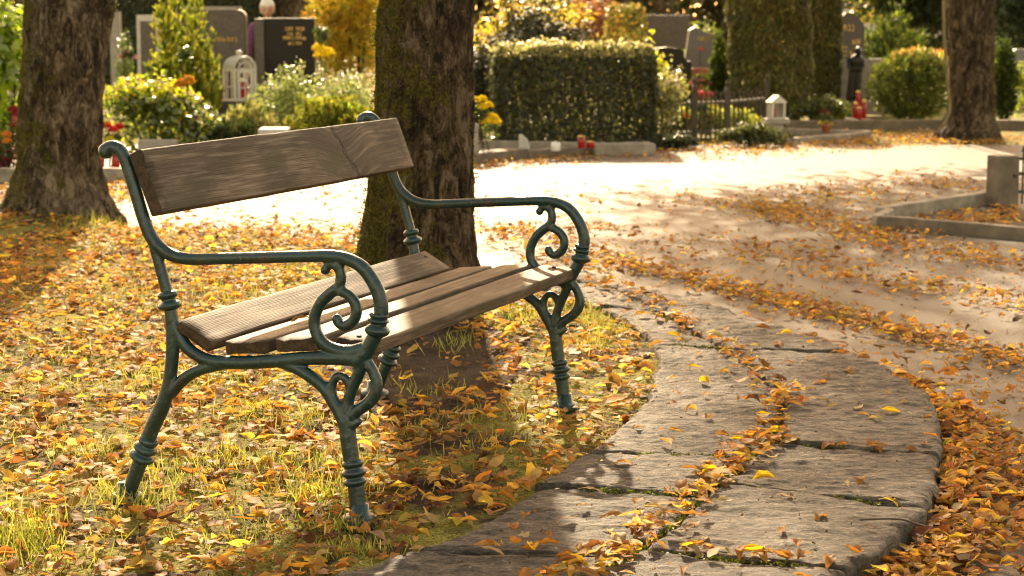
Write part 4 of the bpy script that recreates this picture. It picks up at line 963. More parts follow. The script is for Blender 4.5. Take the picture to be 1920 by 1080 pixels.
gravestone('dark gravestone with a stepped shoulder behind the clipped hedge end', 1212, 1296, 88, 25.2, .16, 'granite_black', S_step)
gravestone('blue-grey rough gravestone with a pink heart, leaning slightly', 1284, 1346, 50, 26.2, .2, 'granite_grey', S_rough, [(1308, 1330, 72, .05, 1)])
bloom('flower_heart', 'small pink flower heart on the blue-grey rough gravestone', 'flowers', [at(1314, 92, 26.0)], .035, [((.7, .16, .14), 3), ((.75, .3, .26), 1)], Vector((at(1314, 180, 26.0).x, 25.95, ZP)), .6)
box_thing('stone_pedestal', 'brown stone base below the blue-grey rough gravestone', 'pedestal', (at(1310, 128, 25.7).x, 25.7, ZP), (.33, .25, at(1310, 128, 25.7).z - ZP), 'terracotta')
bloom('grave_flowers', 'pink flowers in front of the brown stone base', 'flowers', [at(1300, 156, 24.2), at(1314, 150, 24.2), at(1326, 158, 24.3)], .055, [((.62, .20, .20), 3), ((.7, .45, .4), 1)], Vector((at(1312, 230, 24.2).x, 24.2, ZP)), .2)
shrub('yellow_shrub', 'loose pale yellow leaved shrub over the right end of the hedge', 'bush', 1176, 1252, 60, 250, 21.4, .5, 620, .085, .06, [((.55, .50, .05), 3), ((.42, .40, .04), 2), ((.2, .22, .03), 1)], 'foliage', nb=6)
shrub('variegated_shrub', 'cream-leaved sparkling shrub at the right end of the hedge', 'bush', 1212, 1286, 104, 262, 20.7, .6, 1300, .05, .03, [((.34, .29, .14), 3), ((.22, .20, .06), 2), ((.10, .11, .03), 1)], 'glossy', nb=5)
shrub('dwarf_conifer', 'small dark pointed conifer left of the tall clipped column', 'conifer', 1326, 1372, 62, 235, 24.4, .5, 800, .06, .016, [((.05, .07, .018), 3), ((.09, .11, .02), 1)], 'needle', 'spray', tops=lambda w, h, d: [(0, 0, h * .4, w * .42, d * .42, h * .4), (0, 0, h * .7, w * .22, d * .25, h * .3)])
def column(label, x0, x1, Y, ztop, n, pal):
    p = at((x0 + x1) / 2, 200, Y); w = (x1 - x0) / ppm(Y); root = empty('columnar_yew', (p.x, Y, ZP), label, 'tree'); h = ztop - ZP
    a = RNG.uniform(0, 2 * PI, n); v = RNG.uniform(0, 1, n) ** .9; pr = np.interp(v, [0, .06, .15, .8, .95, 1], [.72, .86, 1, 1, .75, .1])
    lm = 1 + .05 * np.sin(a * 5 + v * 9) + .04 * np.sin(v * 31 + a * 3); r = w / 2 * pr * lm - np.abs(RNG.normal(0, .035, n))
    P = np.stack([r * np.cos(a), r * np.sin(a), v * h], 1); D = np.stack([np.cos(a) * .5, np.sin(a) * .5, np.ones(n)], 1) + RNG.normal(0, .35, (n, 3)); N = np.stack([np.cos(a), np.sin(a), .1 * a], 1) + RNG.normal(0, .5, (n, 3))
    V, Q, C = leaf_strips(P, N, .075 * RNG.uniform(.6, 1.3, n), .024 * RNG.uniform(.7, 1.3, n), RNG.normal(0, .4, n), np.zeros(n), pick(pal, n), 3, T=D)
    link('foliage', np_mesh('foliage', V, Q, C), M['needle'], root)
    bm = bmesh.new(); add_tube(bm, [(0, 0, 0), (.02, 0, h * .5), (0, 0, h * .92)], [.08, .06, .02], 10); bm_obj('trunk', bm, M['stem'], root, True)
    return root
YEW = [((.085, .088, .028), 3), ((.13, .12, .038), 2), ((.17, .12, .045), .8), ((.22, .20, .06), .6)]
column('broad clipped dark yew column beyond the iron fence', 1364, 1518, 24.0, 2.2, 26000, YEW)
column('narrower dark yew column right behind the broad one', 1514, 1576, 25.6, 2.3, 14000, YEW)

# ---- iron fence round the grave
def fence_panel(label, p, q, h, n, z0=ZP):
    p, q = Vector(p), Vector(q); d = q - p; L = d.length; root = empty('iron_fence', (p.x, p.y, z0), label, 'fence', 'iron fence panels round the grave', rz=math.atan2(d.y, d.x))
    for z in (.075, h - .075): bm = bmesh.new(); add_box(bm, (L / 2, 0, z), (L, .03, .026)); bm_obj('rail', bm, M['fence'], root)
    for i in range(n):
        x = L * (i + .5) / n; hh = h - (.02 if i % 2 else 0.0); bm = bmesh.new(); add_box(bm, (x, 0, hh / 2), (.016, .016, hh))
        add_lathe(bm, [(.0085, hh), (.015, hh + .018), (.004, hh + .05), (.001, hh + .06)], (x, 0, 0), 8); bm_obj('picket', bm, M['fence'], root)
    return root
def fence_post(label, p, h, z0=ZP):
    bm = bmesh.new(); add_box(bm, (0, 0, h / 2), (.044, .044, h), None, .003); add_lathe(bm, [(.012, h), (.022, h + .012), (.012, h + .026), (.024, h + .046), (.022, h + .064), (.006, h + .082), (.002, h + .105)], (0, 0, 0), 14)
    o = bm_obj('fence_post', bm, M['fence']); o.location = (p[0], p[1], z0); return tag(o, label, 'fence post', 'iron fence posts')
FP = [gp(1226, 266, ZP), gp(1301, 262, ZP), gp(1363, 259, ZP), gp(1437, 250, ZP)]
fence_post('iron fence post at the right end of the clipped hedge', FP[0], .50)
fence_post('iron fence post in the middle of the sunny front fence', FP[1], .54)
fence_post('iron fence post where the fence turns back, above the ivy clump', FP[2], .50)
fence_post('iron fence post left of the small white lantern', FP[3], .54)
fence_panel('left front fence panel before the sparkling shrub', FP[0], FP[1], .44, 8)
fence_panel('middle front fence panel with bright flowers behind its pickets', FP[1], FP[2], .44, 7)
fence_panel('right fence panel before the broad yew column', FP[2], FP[3], .44, 9)
shrub('creeping_juniper', 'dark ivy clump below the left front fence panel', 'plant', 1222, 1312, 248, 289, 19.4, .35, 900, .05, .026, DARK, 'foliage', nb=5)
shrub('creeping_juniper', 'dark spreading plant before the right fence panel', 'plant', 1340, 1478, 228, 279, 19.9, .5, 1700, .055, .022, [((.040, .048, .016), 3), ((.075, .08, .025), 2), ((.12, .11, .05), 1)], 'foliage', nb=6)
for lb, nm, xs, pal in (('white and yellow flowers behind the left fence panel', 'grave_flowers', [(1250, 236), (1262, 228), (1276, 231), (1290, 232)], [((.7, .62, .4), 2), ((.7, .5, .06), 2)]),
                        ('orange and red flowers behind the left fence panel', 'grave_flowers', [(1286, 218), (1291, 248), (1262, 216)], [((.6, .16, .03), 2), ((.65, .3, .03), 1)]),
                        ('white flowers behind the middle fence panel', 'grave_flowers', [(1321, 212), (1320, 224), (1322, 240), (1331, 243)], [((.75, .70, .6), 3)]),
                        ('yellow flowers behind the middle fence panel', 'grave_flowers', [(1338, 200), (1348, 222), (1354, 236), (1306, 238)], [((.7, .50, .05), 3), ((.5, .45, .06), 1)]),
                        ('pale yellow flowers behind the right fence panel', 'grave_flowers', [(1376, 232), (1384, 235), (1412, 232)], [((.7, .58, .30), 3)]),
                        ('red flowers standing behind the middle fence post', 'grave_flowers', [(1282, 170), (1312, 176), (1328, 178)], [((.5, .04, .05), 2), ((.5, .15, .08), 1)])):
    yy = 21.5 + random.uniform(-.2, .3); pts = [at(x, y, yy) for x, y in xs]
    bloom(nm, lb, 'flowers', pts, .052, pal, Vector((sum(p.x for p in pts) / len(pts), yy, ZP)), .03, n=70, L=.034)
shrub('ground_cover_plant', 'low yellow-green plants inside the iron fence', 'plant', 1235, 1425, 196, 262, 21.6, .5, 2000, .06, .03, [((.36, .36, .05), 3), ((.24, .26, .04), 2), ((.45, .40, .08), 1.5)], 'foliage', nb=7)
# small lantern on a stone pedestal
pl = at(1455, 222, 20.5); root = empty('stone_pedestal', (pl.x, 20.5, ZP), 'pale stone pedestal with overhanging slab under the small white lantern', 'pedestal')
hp = pl.z - ZP; bm = bmesh.new(); add_box(bm, (0, 0, (hp - .05) / 2), (.13, .13, hp - .05), None, .008); bm_obj('pillar', bm, M['grey_stone'], root)
bm = bmesh.new(); add_box(bm, (0.01, 0, hp - .026), (.235, .20, .052), None, .008); bm_obj('slab', bm, M['grey_stone'], root)
root = empty('grave_lantern', (pl.x, 20.5, pl.z), 'small white house-shaped lantern on a stone pedestal by the fence', 'lantern', rz=.3)
bm = bmesh.new()
for sx in (-1, 1):
    for sy in (-1, 1): add_box(bm, (sx * .062, sy * .055, .075), (.020, .020, .15), None, .002)
    add_box(bm, (sx * .066, 0, .075), (.006, .09, .15))
add_box(bm, (0, 0, .006), (.15, .13, .012)); add_box(bm, (0, .055, .075), (.12, .006, .15)); bm_obj('frame', bm, M['white'], root)
bm = bmesh.new(); extrude_outline(bm, [(-.085, .15), (.085, .15), (.085, .162), (.03, .205), (0, .228), (-.03, .205), (-.085, .162)], .14, .004); bm_obj('roof', bm, M['white'], root)
candle('red candle inside the small white house-shaped lantern', 1449, 220, 20.48, .10, .03, z0=pl.z + .013, lid='gold')

# ---- right group
kerb('long dark kerb stone in front of the round bush, right background', gp(1478, 243, ZP), gp(1768, 241, ZP), .12, .095, 'kerb_dark')
kerb('dark kerb stone right of the far trunk', gp(1858, 240, ZP), gp(1990, 242, ZP), .12, .09, 'kerb_dark')
kerb('sunlit kerb stone of the pointed plot carrying the flower pot', gp(1466, 272, ZP), gp(1634, 259, ZP), .09, .06, 'kerb')
kerb('rear sunlit kerb stone of the pointed plot behind the flower pot', gp(1474, 250, ZP), gp(1630, 255, ZP), .08, .05, 'kerb')
bloom('flower_pot', 'terracotta pot of yellow flowers on the sunlit kerb stone', 'flower pot', [at(1540, 230, 21.2), at(1549, 227, 21.2), at(1556, 233, 21.2)], .036, [((.62, .50, .10), 3), ((.5, .25, .10), 1)], Vector((at(1549, 260, 21.2).x, 21.2, ZP + .05)), .09, n=90, pot=.058)
shrub('low_grave_planting', 'low green planting between the yew columns and the red candles', 'plant', 1488, 1600, 176, 243, 23.2, .5, 1500, .055, .03, [((.075, .09, .02), 3), ((.14, .14, .03), 2), ((.04, .05, .015), 2)], 'foliage', nb=6)
bloom('grave_flowers', 'dark red cyclamen flowers in the low planting near the red candles', 'flowers', [at(1545, 210, 22.9), at(1552, 213, 22.9)], .045, [((.28, .03, .05), 3)], Vector((at(1548, 240, 22.9).x, 22.9, ZP)), .05, n=80)
g = gravestone('tall dark pointed gravestone with gold lettering right of the yew columns', 1560, 1620, 24, 26.2, .2, 'granite_grey', S_point, [(1580, 1601, 52, .075, 1), (1596, 1611, 78, .06, 1), (1577, 1589, 88, .03, 1), (1577, 1589, 96, .03, 1), (1577, 1589, 104, .03, 1), (1591, 1600, 98, .06, 1)])
g.children[0].data.materials[0] = mat_plain('dark_grey_granite', (.055, .050, .048), .35, var=.2, sc=40)
box_thing('grave_wall', 'grey stone wall slab behind the dark statue', 'stone wall', (at(1618, 110, 25.9).x, 25.9, ZP), (.76, .14, at(1600, 110, 25.9).z - ZP), 'grey_stone')
def statue():
    Y = 25.3; p = at(1603, 188, Y); t = at(1607, 86, Y); h = t.z - p.z
    root = empty('statue', (p.x, Y, p.z), 'slender dark bronze statue of a robed bowed figure', 'statue')
    rings = [(.085, .0, 0), (.10, .03, 0), (.092, .2, .0), (.085, .45, .005), (.08, .62, .008), (.085, .72, .010), (.078, .78, .012), (.05, .825, .016), (.030, .85, .02)]
    bm = bmesh.new(); n = 28; R = []
    for r, z, dx in crom(rings, 4):
        R.append([bm.verts.new((dx + r * math.cos(2 * PI * k / n) * (1 + .10 * math.sin(7 * 2 * PI * k / n) * (1 - z)), r * .75 * math.sin(2 * PI * k / n) * (1 + .10 * math.cos(6 * 2 * PI * k / n)), z * h)) for k in range(n)])
    for a, b in zip(R, R[1:]):
        for k in range(n): bm.faces.new((a[k], a[(k + 1) % n], b[(k + 1) % n], b[k]))
    bm.faces.new(R[0][::-1]); bm.faces.new(R[-1])
    add_ball(bm, (.026, -.03, .905 * h), .042, 3, (.85, 1, 1.2)); add_ball(bm, (.026, -.012, .905 * h), .047, 3, (.95, .9, 1.2))
    for s in (-1, 1): add_tube(bm, [(s * .078, 0, .76 * h), (s * .085, -.03, .62 * h), (s * .05, -.085, .56 * h), (.0, -.10, .585 * h)], [.032, .030, .024, .018], 12)
    bm_obj('figure', bm, M['bronze'], root, True)
    bm = bmesh.new(); hb = p.z - ZP; add_box(bm, (0, 0, -hb / 2), (.24, .22, hb), None, .008); bm_obj('plinth', bm, M['granite_brown'], root)
statue()
for i, (x, yb, Y, hh, lb) in enumerate(((1604, 222, 23.0, .20, 'left red candle with a bright lid before the dark statue'), (1620, 222, 23.0, .23, 'right tall red candle with a bright lid before the dark statue'), (1611, 224, 22.85, .15, 'front short red candle of the cluster before the dark statue'), (1609, 200, 23.4, .20, 'rear red candle directly below the dark statue'))):
    candle(lb, x, yb, Y, hh * .92, .028, z0=at(x, yb, Y).z, lid='gold')
box_thing('stone_step', 'low stone step carrying the red candle cluster', 'stone step', (at(1612, 224, 23.1).x, 23.15, ZP), (.30, .62, at(1612, 225, 22.9).z - ZP), 'kerb_dark')
shrub('spirea_bush', 'round green bush with orange-tipped top left of the far trunk', 'bush', 1628, 1790, 98, 240, 24.0, .95, 2600, .075, .014, [((.10, .115, .025), 3), ((.16, .16, .035), 2), ((.055, .065, .018), 2)], 'foliage', 'spray', nb=1, k=4, lump=.06, spread=.5, bias=(0, 0, .4))
shrub('spirea_bush', 'orange and pink shoots on top of the round green bush', 'bush', 1668, 1790, 92, 160, 24.2, .6, 320, .07, .016, [((.45, .20, .06), 3), ((.38, .26, .10), 2), ((.30, .28, .06), 1)], 'foliage', 'spray', nb=5, zb=.52, k=4, lump=.1)
def cone3(w, h, d): return [(-.22 * w, 0, h * .45, .24 * w, d * .4, h * .45), (.05 * w, .1, h * .5, .28 * w, d * .4, h * .5), (.30 * w, 0, h * .42, .20 * w, d * .4, h * .42), (0, 0, h * .25, .48 * w, d * .45, h * .26)]
shrub('conifer', 'broad green conifer with light tips behind the round bush', 'conifer', 1605, 1742, 22, 200, 27.5, 1.2, 1800, .09, .022, [((.085, .10, .025), 3), ((.13, .14, .03), 2), ((.045, .06, .018), 2)], 'needle', 'spray', tops=cone3, k=5, bias=(0, 0, 1.0))
shrub('spruce', 'dark tall spruce behind the far trunk filling the upper edge', 'conifer', 1600, 1830, -150, 190, 31.5, 2.0, 3200, .12, .026, [((.032, .042, .016), 3), ((.050, .062, .022), 2)], 'needle', 'spray', nb=7, k=5, bias=(0, 0, -.3))
shrub('spruce', 'blue-green spruce right of the far trunk at the picture edge', 'conifer', 1852, 2010, -130, 190, 32, 1.6, 2600, .12, .024, [((.060, .082, .050), 3), ((.095, .12, .075), 2), ((.03, .04, .022), 1)], 'needle', 'spray', nb=6, k=5, bias=(0, 0, -.3))
shrub('dwarf_conifer', 'dark green cone-shaped conifer right of the far trunk', 'conifer', 1858, 1908, 78, 240, 24.6, .5, 1100, .06, .018, [((.045, .065, .016), 3), ((.08, .10, .02), 1)], 'needle', 'spray', tops=lambda w, h, d: [(0, 0, h * .4, w * .5, d * .5, h * .4), (0, 0, h * .72, w * .30, d * .3, h * .28)])
gravestone('grey gravestone behind the yellow-green bush at the right edge', 1898, 1950, 92, 28, .2, 'granite_grey', S_round)
shrub('euonymus', 'yellow-green bush at the right picture edge beside the dark cone conifer', 'bush', 1888, 1975, 108, 242, 24.8, .7, 1400, .05, .028, YGREEN, 'foliage', nb=5)
gravestone('white gravestone behind the pointed dark gravestone', 1562, 1592, 17, 31, .16, 'pale_stone', S_rect)
gravestone('white square gravestone right of the pointed dark gravestone', 1616, 1640, 46, 30.5, .16, 'pale_stone', S_rect)
shrub('golden_bush', 'orange yellow foliage above the pointed dark gravestone', 'bush', 1560, 1680, -30, 120, 33, 1.0, 1200, .07, .036, GOLD, 'foliage', nb=5)
# far-left dark hedge and trunk behind the person
hedge('dark clipped hedge wall far behind the white framed gravestone', 150, 480, -40, 36, 1.0, 18000, DARK, .10, name='dark_hedge')
bt = empty('far_tree', (at(545, 30, 37).x, 37, ZP), 'broad brown tree trunk behind the stooping person', 'tree')
bm = bmesh.new(); add_tube(bm, [(0, 0, -.1), (0, 0, .4), (.02, 0, 1.5), (.0, 0, 3.2), (.1, 0, 5.5)], [.50, .39, .35, .32, .22], 24); bm_obj('trunk', bm, M['bark_far'], bt, True)
foliage('crown', bt, [(0, 0, 6.2, 2.2, 2.0, 1.5), (-.8, .3, 7.2, 1.6, 1.6, 1.3), (.9, .2, 7.3, 1.6, 1.6, 1.3)], 3000, .22, .12, AUT, M['litter'], .45)
bt = empty('far_tree', (at(1240, 30, 42).x, 42, ZP), 'thin bare tree with fine branches against the bright gap', 'tree')
bm = bmesh.new(); add_tube(bm, [(0, 0, -.1), (.05, 0, .8), (-.05, 0, 2), (.1, 0, 4)], [.10, .08, .07, .03], 12); bm_obj('trunk', bm, M['bark_far'], bt, True)
bm = bmesh.new()
for k in range(16):
    z = random.uniform(.7, 3.2); a = random.uniform(0, 2 * PI); l = random.uniform(.5, 1.2)
    add_tube(bm, [(0, 0, z), (l * .5 * math.cos(a), l * .5 * math.sin(a), z + .2), (l * math.cos(a), l * math.sin(a), z + .5)], [.03, .018, .006], 6)
bm_obj('branch', bm, M['bark_far'], bt, True)
shrub('maple_bush', 'reddish brown bush beyond the broad dark bush', 'bush', 1070, 1165, -40, 120, 35, 1.0, 1500, .08, .05, [((.26, .085, .035), 3), ((.18, .06, .03), 2), ((.32, .16, .05), 1)], 'foliage', nb=6)
def far_wood():
    bl = []
    for i in range(64):
        x = -16 + i * .52 + random.uniform(-.3, .3)
        if 3.95 < x < 4.5: continue
        bl.append((x, 55 + random.uniform(-3, 6), random.uniform(.8, 2.6), random.uniform(.9, 1.6), 1.4, random.uniform(1.2, 2.6)))
    P, N = cloud(bl, 30000, .4, .25, .3); P[:, 2] = np.maximum(P[:, 2], ZP)
    C = pick([((.13, .10, .045), 3), ((.07, .075, .03), 3), ((.24, .15, .05), 1.5), ((.16, .14, .05), 2)], len(P)); n = len(P)
    V, Q, C = leaf_strips(P, N, .32 * RNG.uniform(.7, 1.3, n), .20 * RNG.uniform(.7, 1.3, n), RNG.normal(0, .5, n), RNG.uniform(0, .5, n), C, 3)
    o = link('distant_wood', np_mesh('distant_wood', V, Q, C), M['dark']); tag(o, 'distant mixed autumn trees closing the view', 'wood', kind='stuff')
far_wood()

# ---- right-hand grave plot beside the path
kerb('front kerb stone of the leaf-filled plot at the right edge', gp(1642, 428, ZP), gp(1990, 457, ZP), .07, .075, 'kerb_dark')
kerb('rear kerb stone of the leaf-filled plot, running to the stone post', gp(1662, 414, ZP), gp(1880, 379, ZP), .08, .085, 'kerb')
p0 = gp(1642, 428, ZP); p1 = gp(1662, 414, ZP)
kerb('short chamfered corner kerb stone of the leaf-filled plot', p1 + Vector((-.01, .02, 0)), p0 + Vector((-.02, .005, 0)), -.0 + .06, .08, 'kerb')
pp = gp(1872, 388, ZP); hh = at(0, 292, pp.y).z - ZP
po = empty('stone_post', (pp.x + .03, pp.y + .03, ZP), 'square stone post at the back corner of the leaf-filled plot', 'post', rz=.38)
bm = bmesh.new(); add_box(bm, (0, 0, hh / 2), (.155, .155, hh), None, .008); bm_obj('shaft', bm, M['kerb_dark'], po)
bm = bmesh.new(); add_lathe(bm, [(.012, 0), (.012, .01), (.003, .012)], (.04, -.082, hh * .62), 12, Matrix.Rotation(PI / 2, 3, 'X')); bm_obj('fixing_hole', bm, M['fence'], po)
fp = empty('iron_fence', (pp.x + .13, pp.y + .02, ZP), 'dark ornate iron fence end right of the square stone post', 'fence', rz=-.1)
for z in (.10, .22, .32): bm = bmesh.new(); add_box(bm, (.35, 0, z), (.7, .018, .020)); bm_obj('rail', bm, M['fence'], fp)
for i in range(9):
    bm = bmesh.new(); x = .03 + i * .08; add_box(bm, (x, 0, .19), (.012, .012, .34)); add_lathe(bm, [(.006, .36), (.014, .375), (.003, .41)], (x, 0, 0), 8); bm_obj('picket', bm, M['fence'], fp)

# ================================================================== FALLEN LEAVES
LITTER = [((.46, .212, .048), 3), ((.55, .31, .068), 2.8), ((.33, .135, .038), 2.4), ((.42, .255, .11), 2.4), ((.64, .40, .06), .9), ((.17, .072, .03), 1.6)]
def inside_slabs(x, y): return (x > INNER(y) - .01) & (x < OUTER(y) + .01) & (y < 9.9)
def surf(x, y):
    isl = (x < INNER(y)) & (y < back_y(x) + .25)
    return np.where(inside_slabs(x, y), .034, np.where(isl, np.maximum(island_h(x, y), ZP), ZP))
def nfield(x, y, s, seed): return np.array([mn.fractal(Vector((a * s, b * s, seed)), 1.0, 2.0, 4) for a, b in zip(x, y)])
def band(pts, n, sig, z=ZP):
    P = [gp(a, b, z) for a, b in pts]; seg = np.array([(p.x, p.y) for p in P]); t = RNG.uniform(0, len(seg) - 1, n); i = np.minimum(t.astype(int), len(seg) - 2); f = (t - i)[:, None]
    q = seg[i] * (1 - f) + seg[i + 1] * f; return q + RNG.normal(0, 1, (n, 2)) * np.array(sig)
pts = []
# the island: thick litter, thinning over bare soil
n = 42000; x = RNG.uniform(-4.6, 1.2, n); y = 3.4 + (RNG.random(n) ** 1.15) * 10.2
vis = np.abs(x) < .262 * y + .25; x, y = x[vis], y[vis]
d = 1.1 + 1.0 * nfield(x, y, 1.9, 3.3)
d = np.where(((x + .32) / .24) ** 2 + ((y - 7.2) / .7) ** 2 < 1, .06, d)
d = np.where(((x + .10) / .13) ** 2 + ((y - 4.85) / .22) ** 2 < 1, .12, d)
d = np.where((x > -.55) & (y < 6.3) , d * .85, d)
ok = (RNG.random(len(x)) < d * .95) & (x < INNER(y) - .01) & (y < back_y(x) + .2); pts.append(np.stack([x[ok], y[ok]], 1))
# drift against the outer edge of the stones and into the path
n = 2600; y = RNG.uniform(4.0, 7.3, n); off = np.abs(RNG.normal(0, .135, n)) * np.interp(y, [4, 5.2, 6.3, 7.3], [1.3, 1.05, .65, .35]); pts.append(np.stack([OUTER(y) + .02 + off, y], 1))
n = 800; y = RNG.uniform(7.0, 9.6, n); pts.append(np.stack([OUTER(y) + .02 + np.abs(RNG.normal(0, .07, n)), y], 1))
# windrows on the path
pts.append(band([(1110, 490), (1200, 506), (1330, 535), (1450, 566), (1560, 592), (1700, 628), (1830, 662), (2000, 705)], 1800, (.09, .16)))
pts.append(band([(1560, 520), (1700, 535), (1800, 552), (1920, 575), (2050, 600)], 500, (.14, .22)))
pts.append(band([(1390, 385), (1480, 405), (1560, 425), (1640, 450), (1780, 478), (1960, 505)], 1500, (.16, .34)))
pts.append(band([(1420, 400), (1540, 370), (1680, 352), (1850, 345)], 900, (.22, .50)))
pts.append(band([(1250, 455), (1420, 478), (1560, 500)], 420, (.25, .35)))
pts.append(band([(1060, 425), (1160, 432)], 110, (.10, .12))); pts.append(band([(900, 430), (1000, 450), (1130, 500)], 520, (.16, .30)))
pts.append(band([(1000, 365), (1250, 380), (1330, 390)], 170, (.3, .5)))
pts.append(band([(1250, 445), (1480, 640), (1900, 560)], 260, (.6, 1.0)))
pts.append(band([(1650, 640), (1900, 760), (1950, 860)], 200, (.14, .25)))
pts.append(band([(1860, 820), (1900, 1000)], 60, (.08, .25)))
# far verge and behind the trunks
pts.append(band([(1240, 292), (1400, 282), (1560, 272), (1700, 262), (1780, 262), (1900, 262)], 2600, (.30, .55)))
pts.append(band([(890, 318), (1000, 305), (1120, 296)], 330, (.2, .25)))
pts.append(band([(0, 375), (120, 372), (235, 365)], 1500, (.25, .7)))
pts.append(band([(250, 420), (400, 430), (560, 425), (690, 450)], 900, (.25, .35), -.03))
pts.append(band([(330, 395), (560, 375), (690, 385), (890, 440)], 330, (.35, .9)))
# the plot on the right
n = 900; q = band([(1700, 430), (1820, 415), (1960, 405)], n, (.10, .30)); pts.append(q)
P2 = np.vstack(pts); P2 = P2[~inside_slabs(P2[:, 0], P2[:, 1])]
n = 470; y = RNG.choice([0, 1, 1], n); y = np.where(y == 1, RNG.uniform(4.3, 6.7, n), RNG.uniform(6.6, 9.4, n)); wv = .5 + .9 * np.abs(nfield(y * 0, y, 2.1, 9.0)); kp = RNG.random(n) < wv
P2 = np.vstack([P2, np.stack([JOINT(y) + RNG.normal(-.015, .034, n), y], 1)[kp]])
n = len(P2); z = surf(P2[:, 0], P2[:, 1]) + .006 + np.abs(RNG.normal(0, .010, n)) + .012 * RNG.random(n)
dr = (P2[:, 0] > OUTER(P2[:, 1])) & (P2[:, 0] < OUTER(P2[:, 1]) + .28) & (P2[:, 1] < 6.6); z = np.where(dr, z + RNG.uniform(0, .045, n) * (1 - (P2[:, 0] - OUTER(P2[:, 1])) / .28), z)
N = RNG.normal(0, .17, (n, 3)); N[:, 2] = 1; flip = RNG.random(n) < .25; N[flip, :2] *= 3.0
L = np.where(RNG.random(n) < .5, RNG.uniform(.022, .046, n), RNG.uniform(.040, .070, n)) * np.where(P2[:, 0] > OUTER(P2[:, 1]) + .3, .85, 1.0); W = L * RNG.uniform(.36, .70, n); FL = np.where(RNG.random(n) < .35, .25, 1.0)
V, Q, C = leaf_strips(np.column_stack([P2, z]), N, L, W, RNG.normal(-.2, 1.1, n) * FL, RNG.uniform(-.3, 1.15, n) * FL, pick(LITTER, n, .26), 5, True, RNG.normal(0, .55, n), crump=.09)
m = 24000; xc = RNG.uniform(-3.4, 3.0, m); yc = 3.8 + RNG.random(m) ** 1.3 * 9.5; q = (np.abs(xc) < .262 * yc + .15) & ~((xc > INNER(yc)) & (RNG.random(m) < .80)); xc, yc = xc[q], yc[q]; m = len(xc)
NC = RNG.normal(0, .5, (m, 3)); NC[:, 2] = 1; LC = RNG.uniform(.005, .016, m)
V3, Q3, C3 = leaf_strips(np.column_stack([xc, yc, surf(xc, yc) + .004]), NC, LC, LC * RNG.uniform(.3, .9, m), RNG.normal(0, 1, m), RNG.uniform(0, 1, m), pick([((.30, .16, .05), 3), ((.10, .055, .025), 3), ((.42, .30, .16), 1.5), ((.05, .03, .018), 2)], m), 5, True, RNG.normal(0, 1, m), crump=.15)
Q = np.vstack([Q, Q3 + len(V)]); V = np.vstack([V, V3]); C = np.vstack([C, C3])
o = link('leaf_litter', np_mesh('leaf_litter', V, Q, C), M['litter'], None, True); tag(o, 'carpet of fallen orange and yellow leaves on soil and path', 'leaf litter', kind='stuff')

# leaves one can count on the stones: each one a thing
PROTO = {}
def protos(key, pal, k):
    out = []
    for i in range(k):
        L = RNG.uniform(.048, .078); c = pick(pal, 1, .15)
        V, Q, C = leaf_strips(np.zeros((1, 3)), np.array([[0, 0, 1.0]]), np.array([L]), np.array([L * RNG.uniform(.38, .58)]), np.array([RNG.normal(-.3, 1.2)]), np.array([RNG.uniform(.1, 1.1)]), c, 7, True, np.array([RNG.normal(0, .6)]), T=np.array([[1.0, 0, 0]]), crump=.07)
        me = np_mesh('fallen_leaf', V, Q, C); me.materials.append(M['litter']); me.polygons.foreach_set('use_smooth', [True] * len(me.polygons)); out.append(me)
    PROTO[key] = out
protos('orange', [((.42, .19, .045), 3), ((.47, .25, .06), 2)], 11); protos('yellow', [((.74, .48, .03), 3), ((.66, .40, .03), 1)], 5); protos('brown', [((.36, .15, .04), 2), ((.24, .10, .035), 1)], 5); protos('tan', [((.50, .34, .16), 2)], 5)
LAB = {'orange': 'curled orange fallen leaf lying on the grey stone edging', 'yellow': 'bright yellow fallen leaf lying on the grey stone edging', 'brown': 'dark brown curled fallen leaf lying on the grey stone edging', 'tan': 'pale tan dry fallen leaf lying on the grey stone edging'}
spots = []
def add_spot(x, y, up=0): spots.append((x, y, up))
for k in range(168):                                       # along the joint of the two rings
    y = random.choice((random.uniform(4.3, 6.6), random.uniform(4.35, 5.9), random.uniform(6.3, 9.2))); add_spot(float(JOINT(y)) + random.gauss(-.02, .055), y, random.random() * .014)
for k in range(22): t = random.random(); add_spot(float(JOINT(4.62)) * (1 - t) + float(OUTER(4.47)) * t, 4.62 - .15 * t + random.gauss(0, .02), random.random() * .01)
for k in range(10): t = random.uniform(.1, .9); add_spot(float(JOINT(5.8)) * (1 - t) + float(OUTER(5.64)) * t, 5.8 - .16 * t + random.gauss(0, .02))
for k in range(14): t = random.uniform(.3, 1); add_spot(float(INNER(4.62)) * (1 - t) + float(JOINT(4.6)) * t, 4.6 + random.gauss(0, .03), random.random() * .01)
c = 0
while c < 84:                                              # scattered over the slabs
    y = random.uniform(4.15, 9.3); s = random.random(); x = float(INNER(y)) * (1 - s) + float(OUTER(y)) * s
    if all((x - a) ** 2 + (y - b) ** 2 > .0036 for a, b, _ in spots): add_spot(x, y); c += 1
for (px, py, k) in ((1608, 862, 'orange'),): pass
for i, (x, y, up) in enumerate(spots[:298]):
    k = random.choices(('orange', 'yellow', 'brown', 'tan'), (5, .9, 1.8, 2.4))[0]
    o = bpy.data.objects.new('fallen_leaf', random.choice(PROTO[k])); COL.objects.link(o)
    o.location = (x, y, .037 + up); o.rotation_euler = (random.gauss(0, .12), random.gauss(0, .12), random.uniform(0, 2 * PI)); s = random.uniform(.65, 1.05); o.scale = (s, s, s)
    tag(o, LAB[k], 'leaf', k + ' leaves on the stone edging')
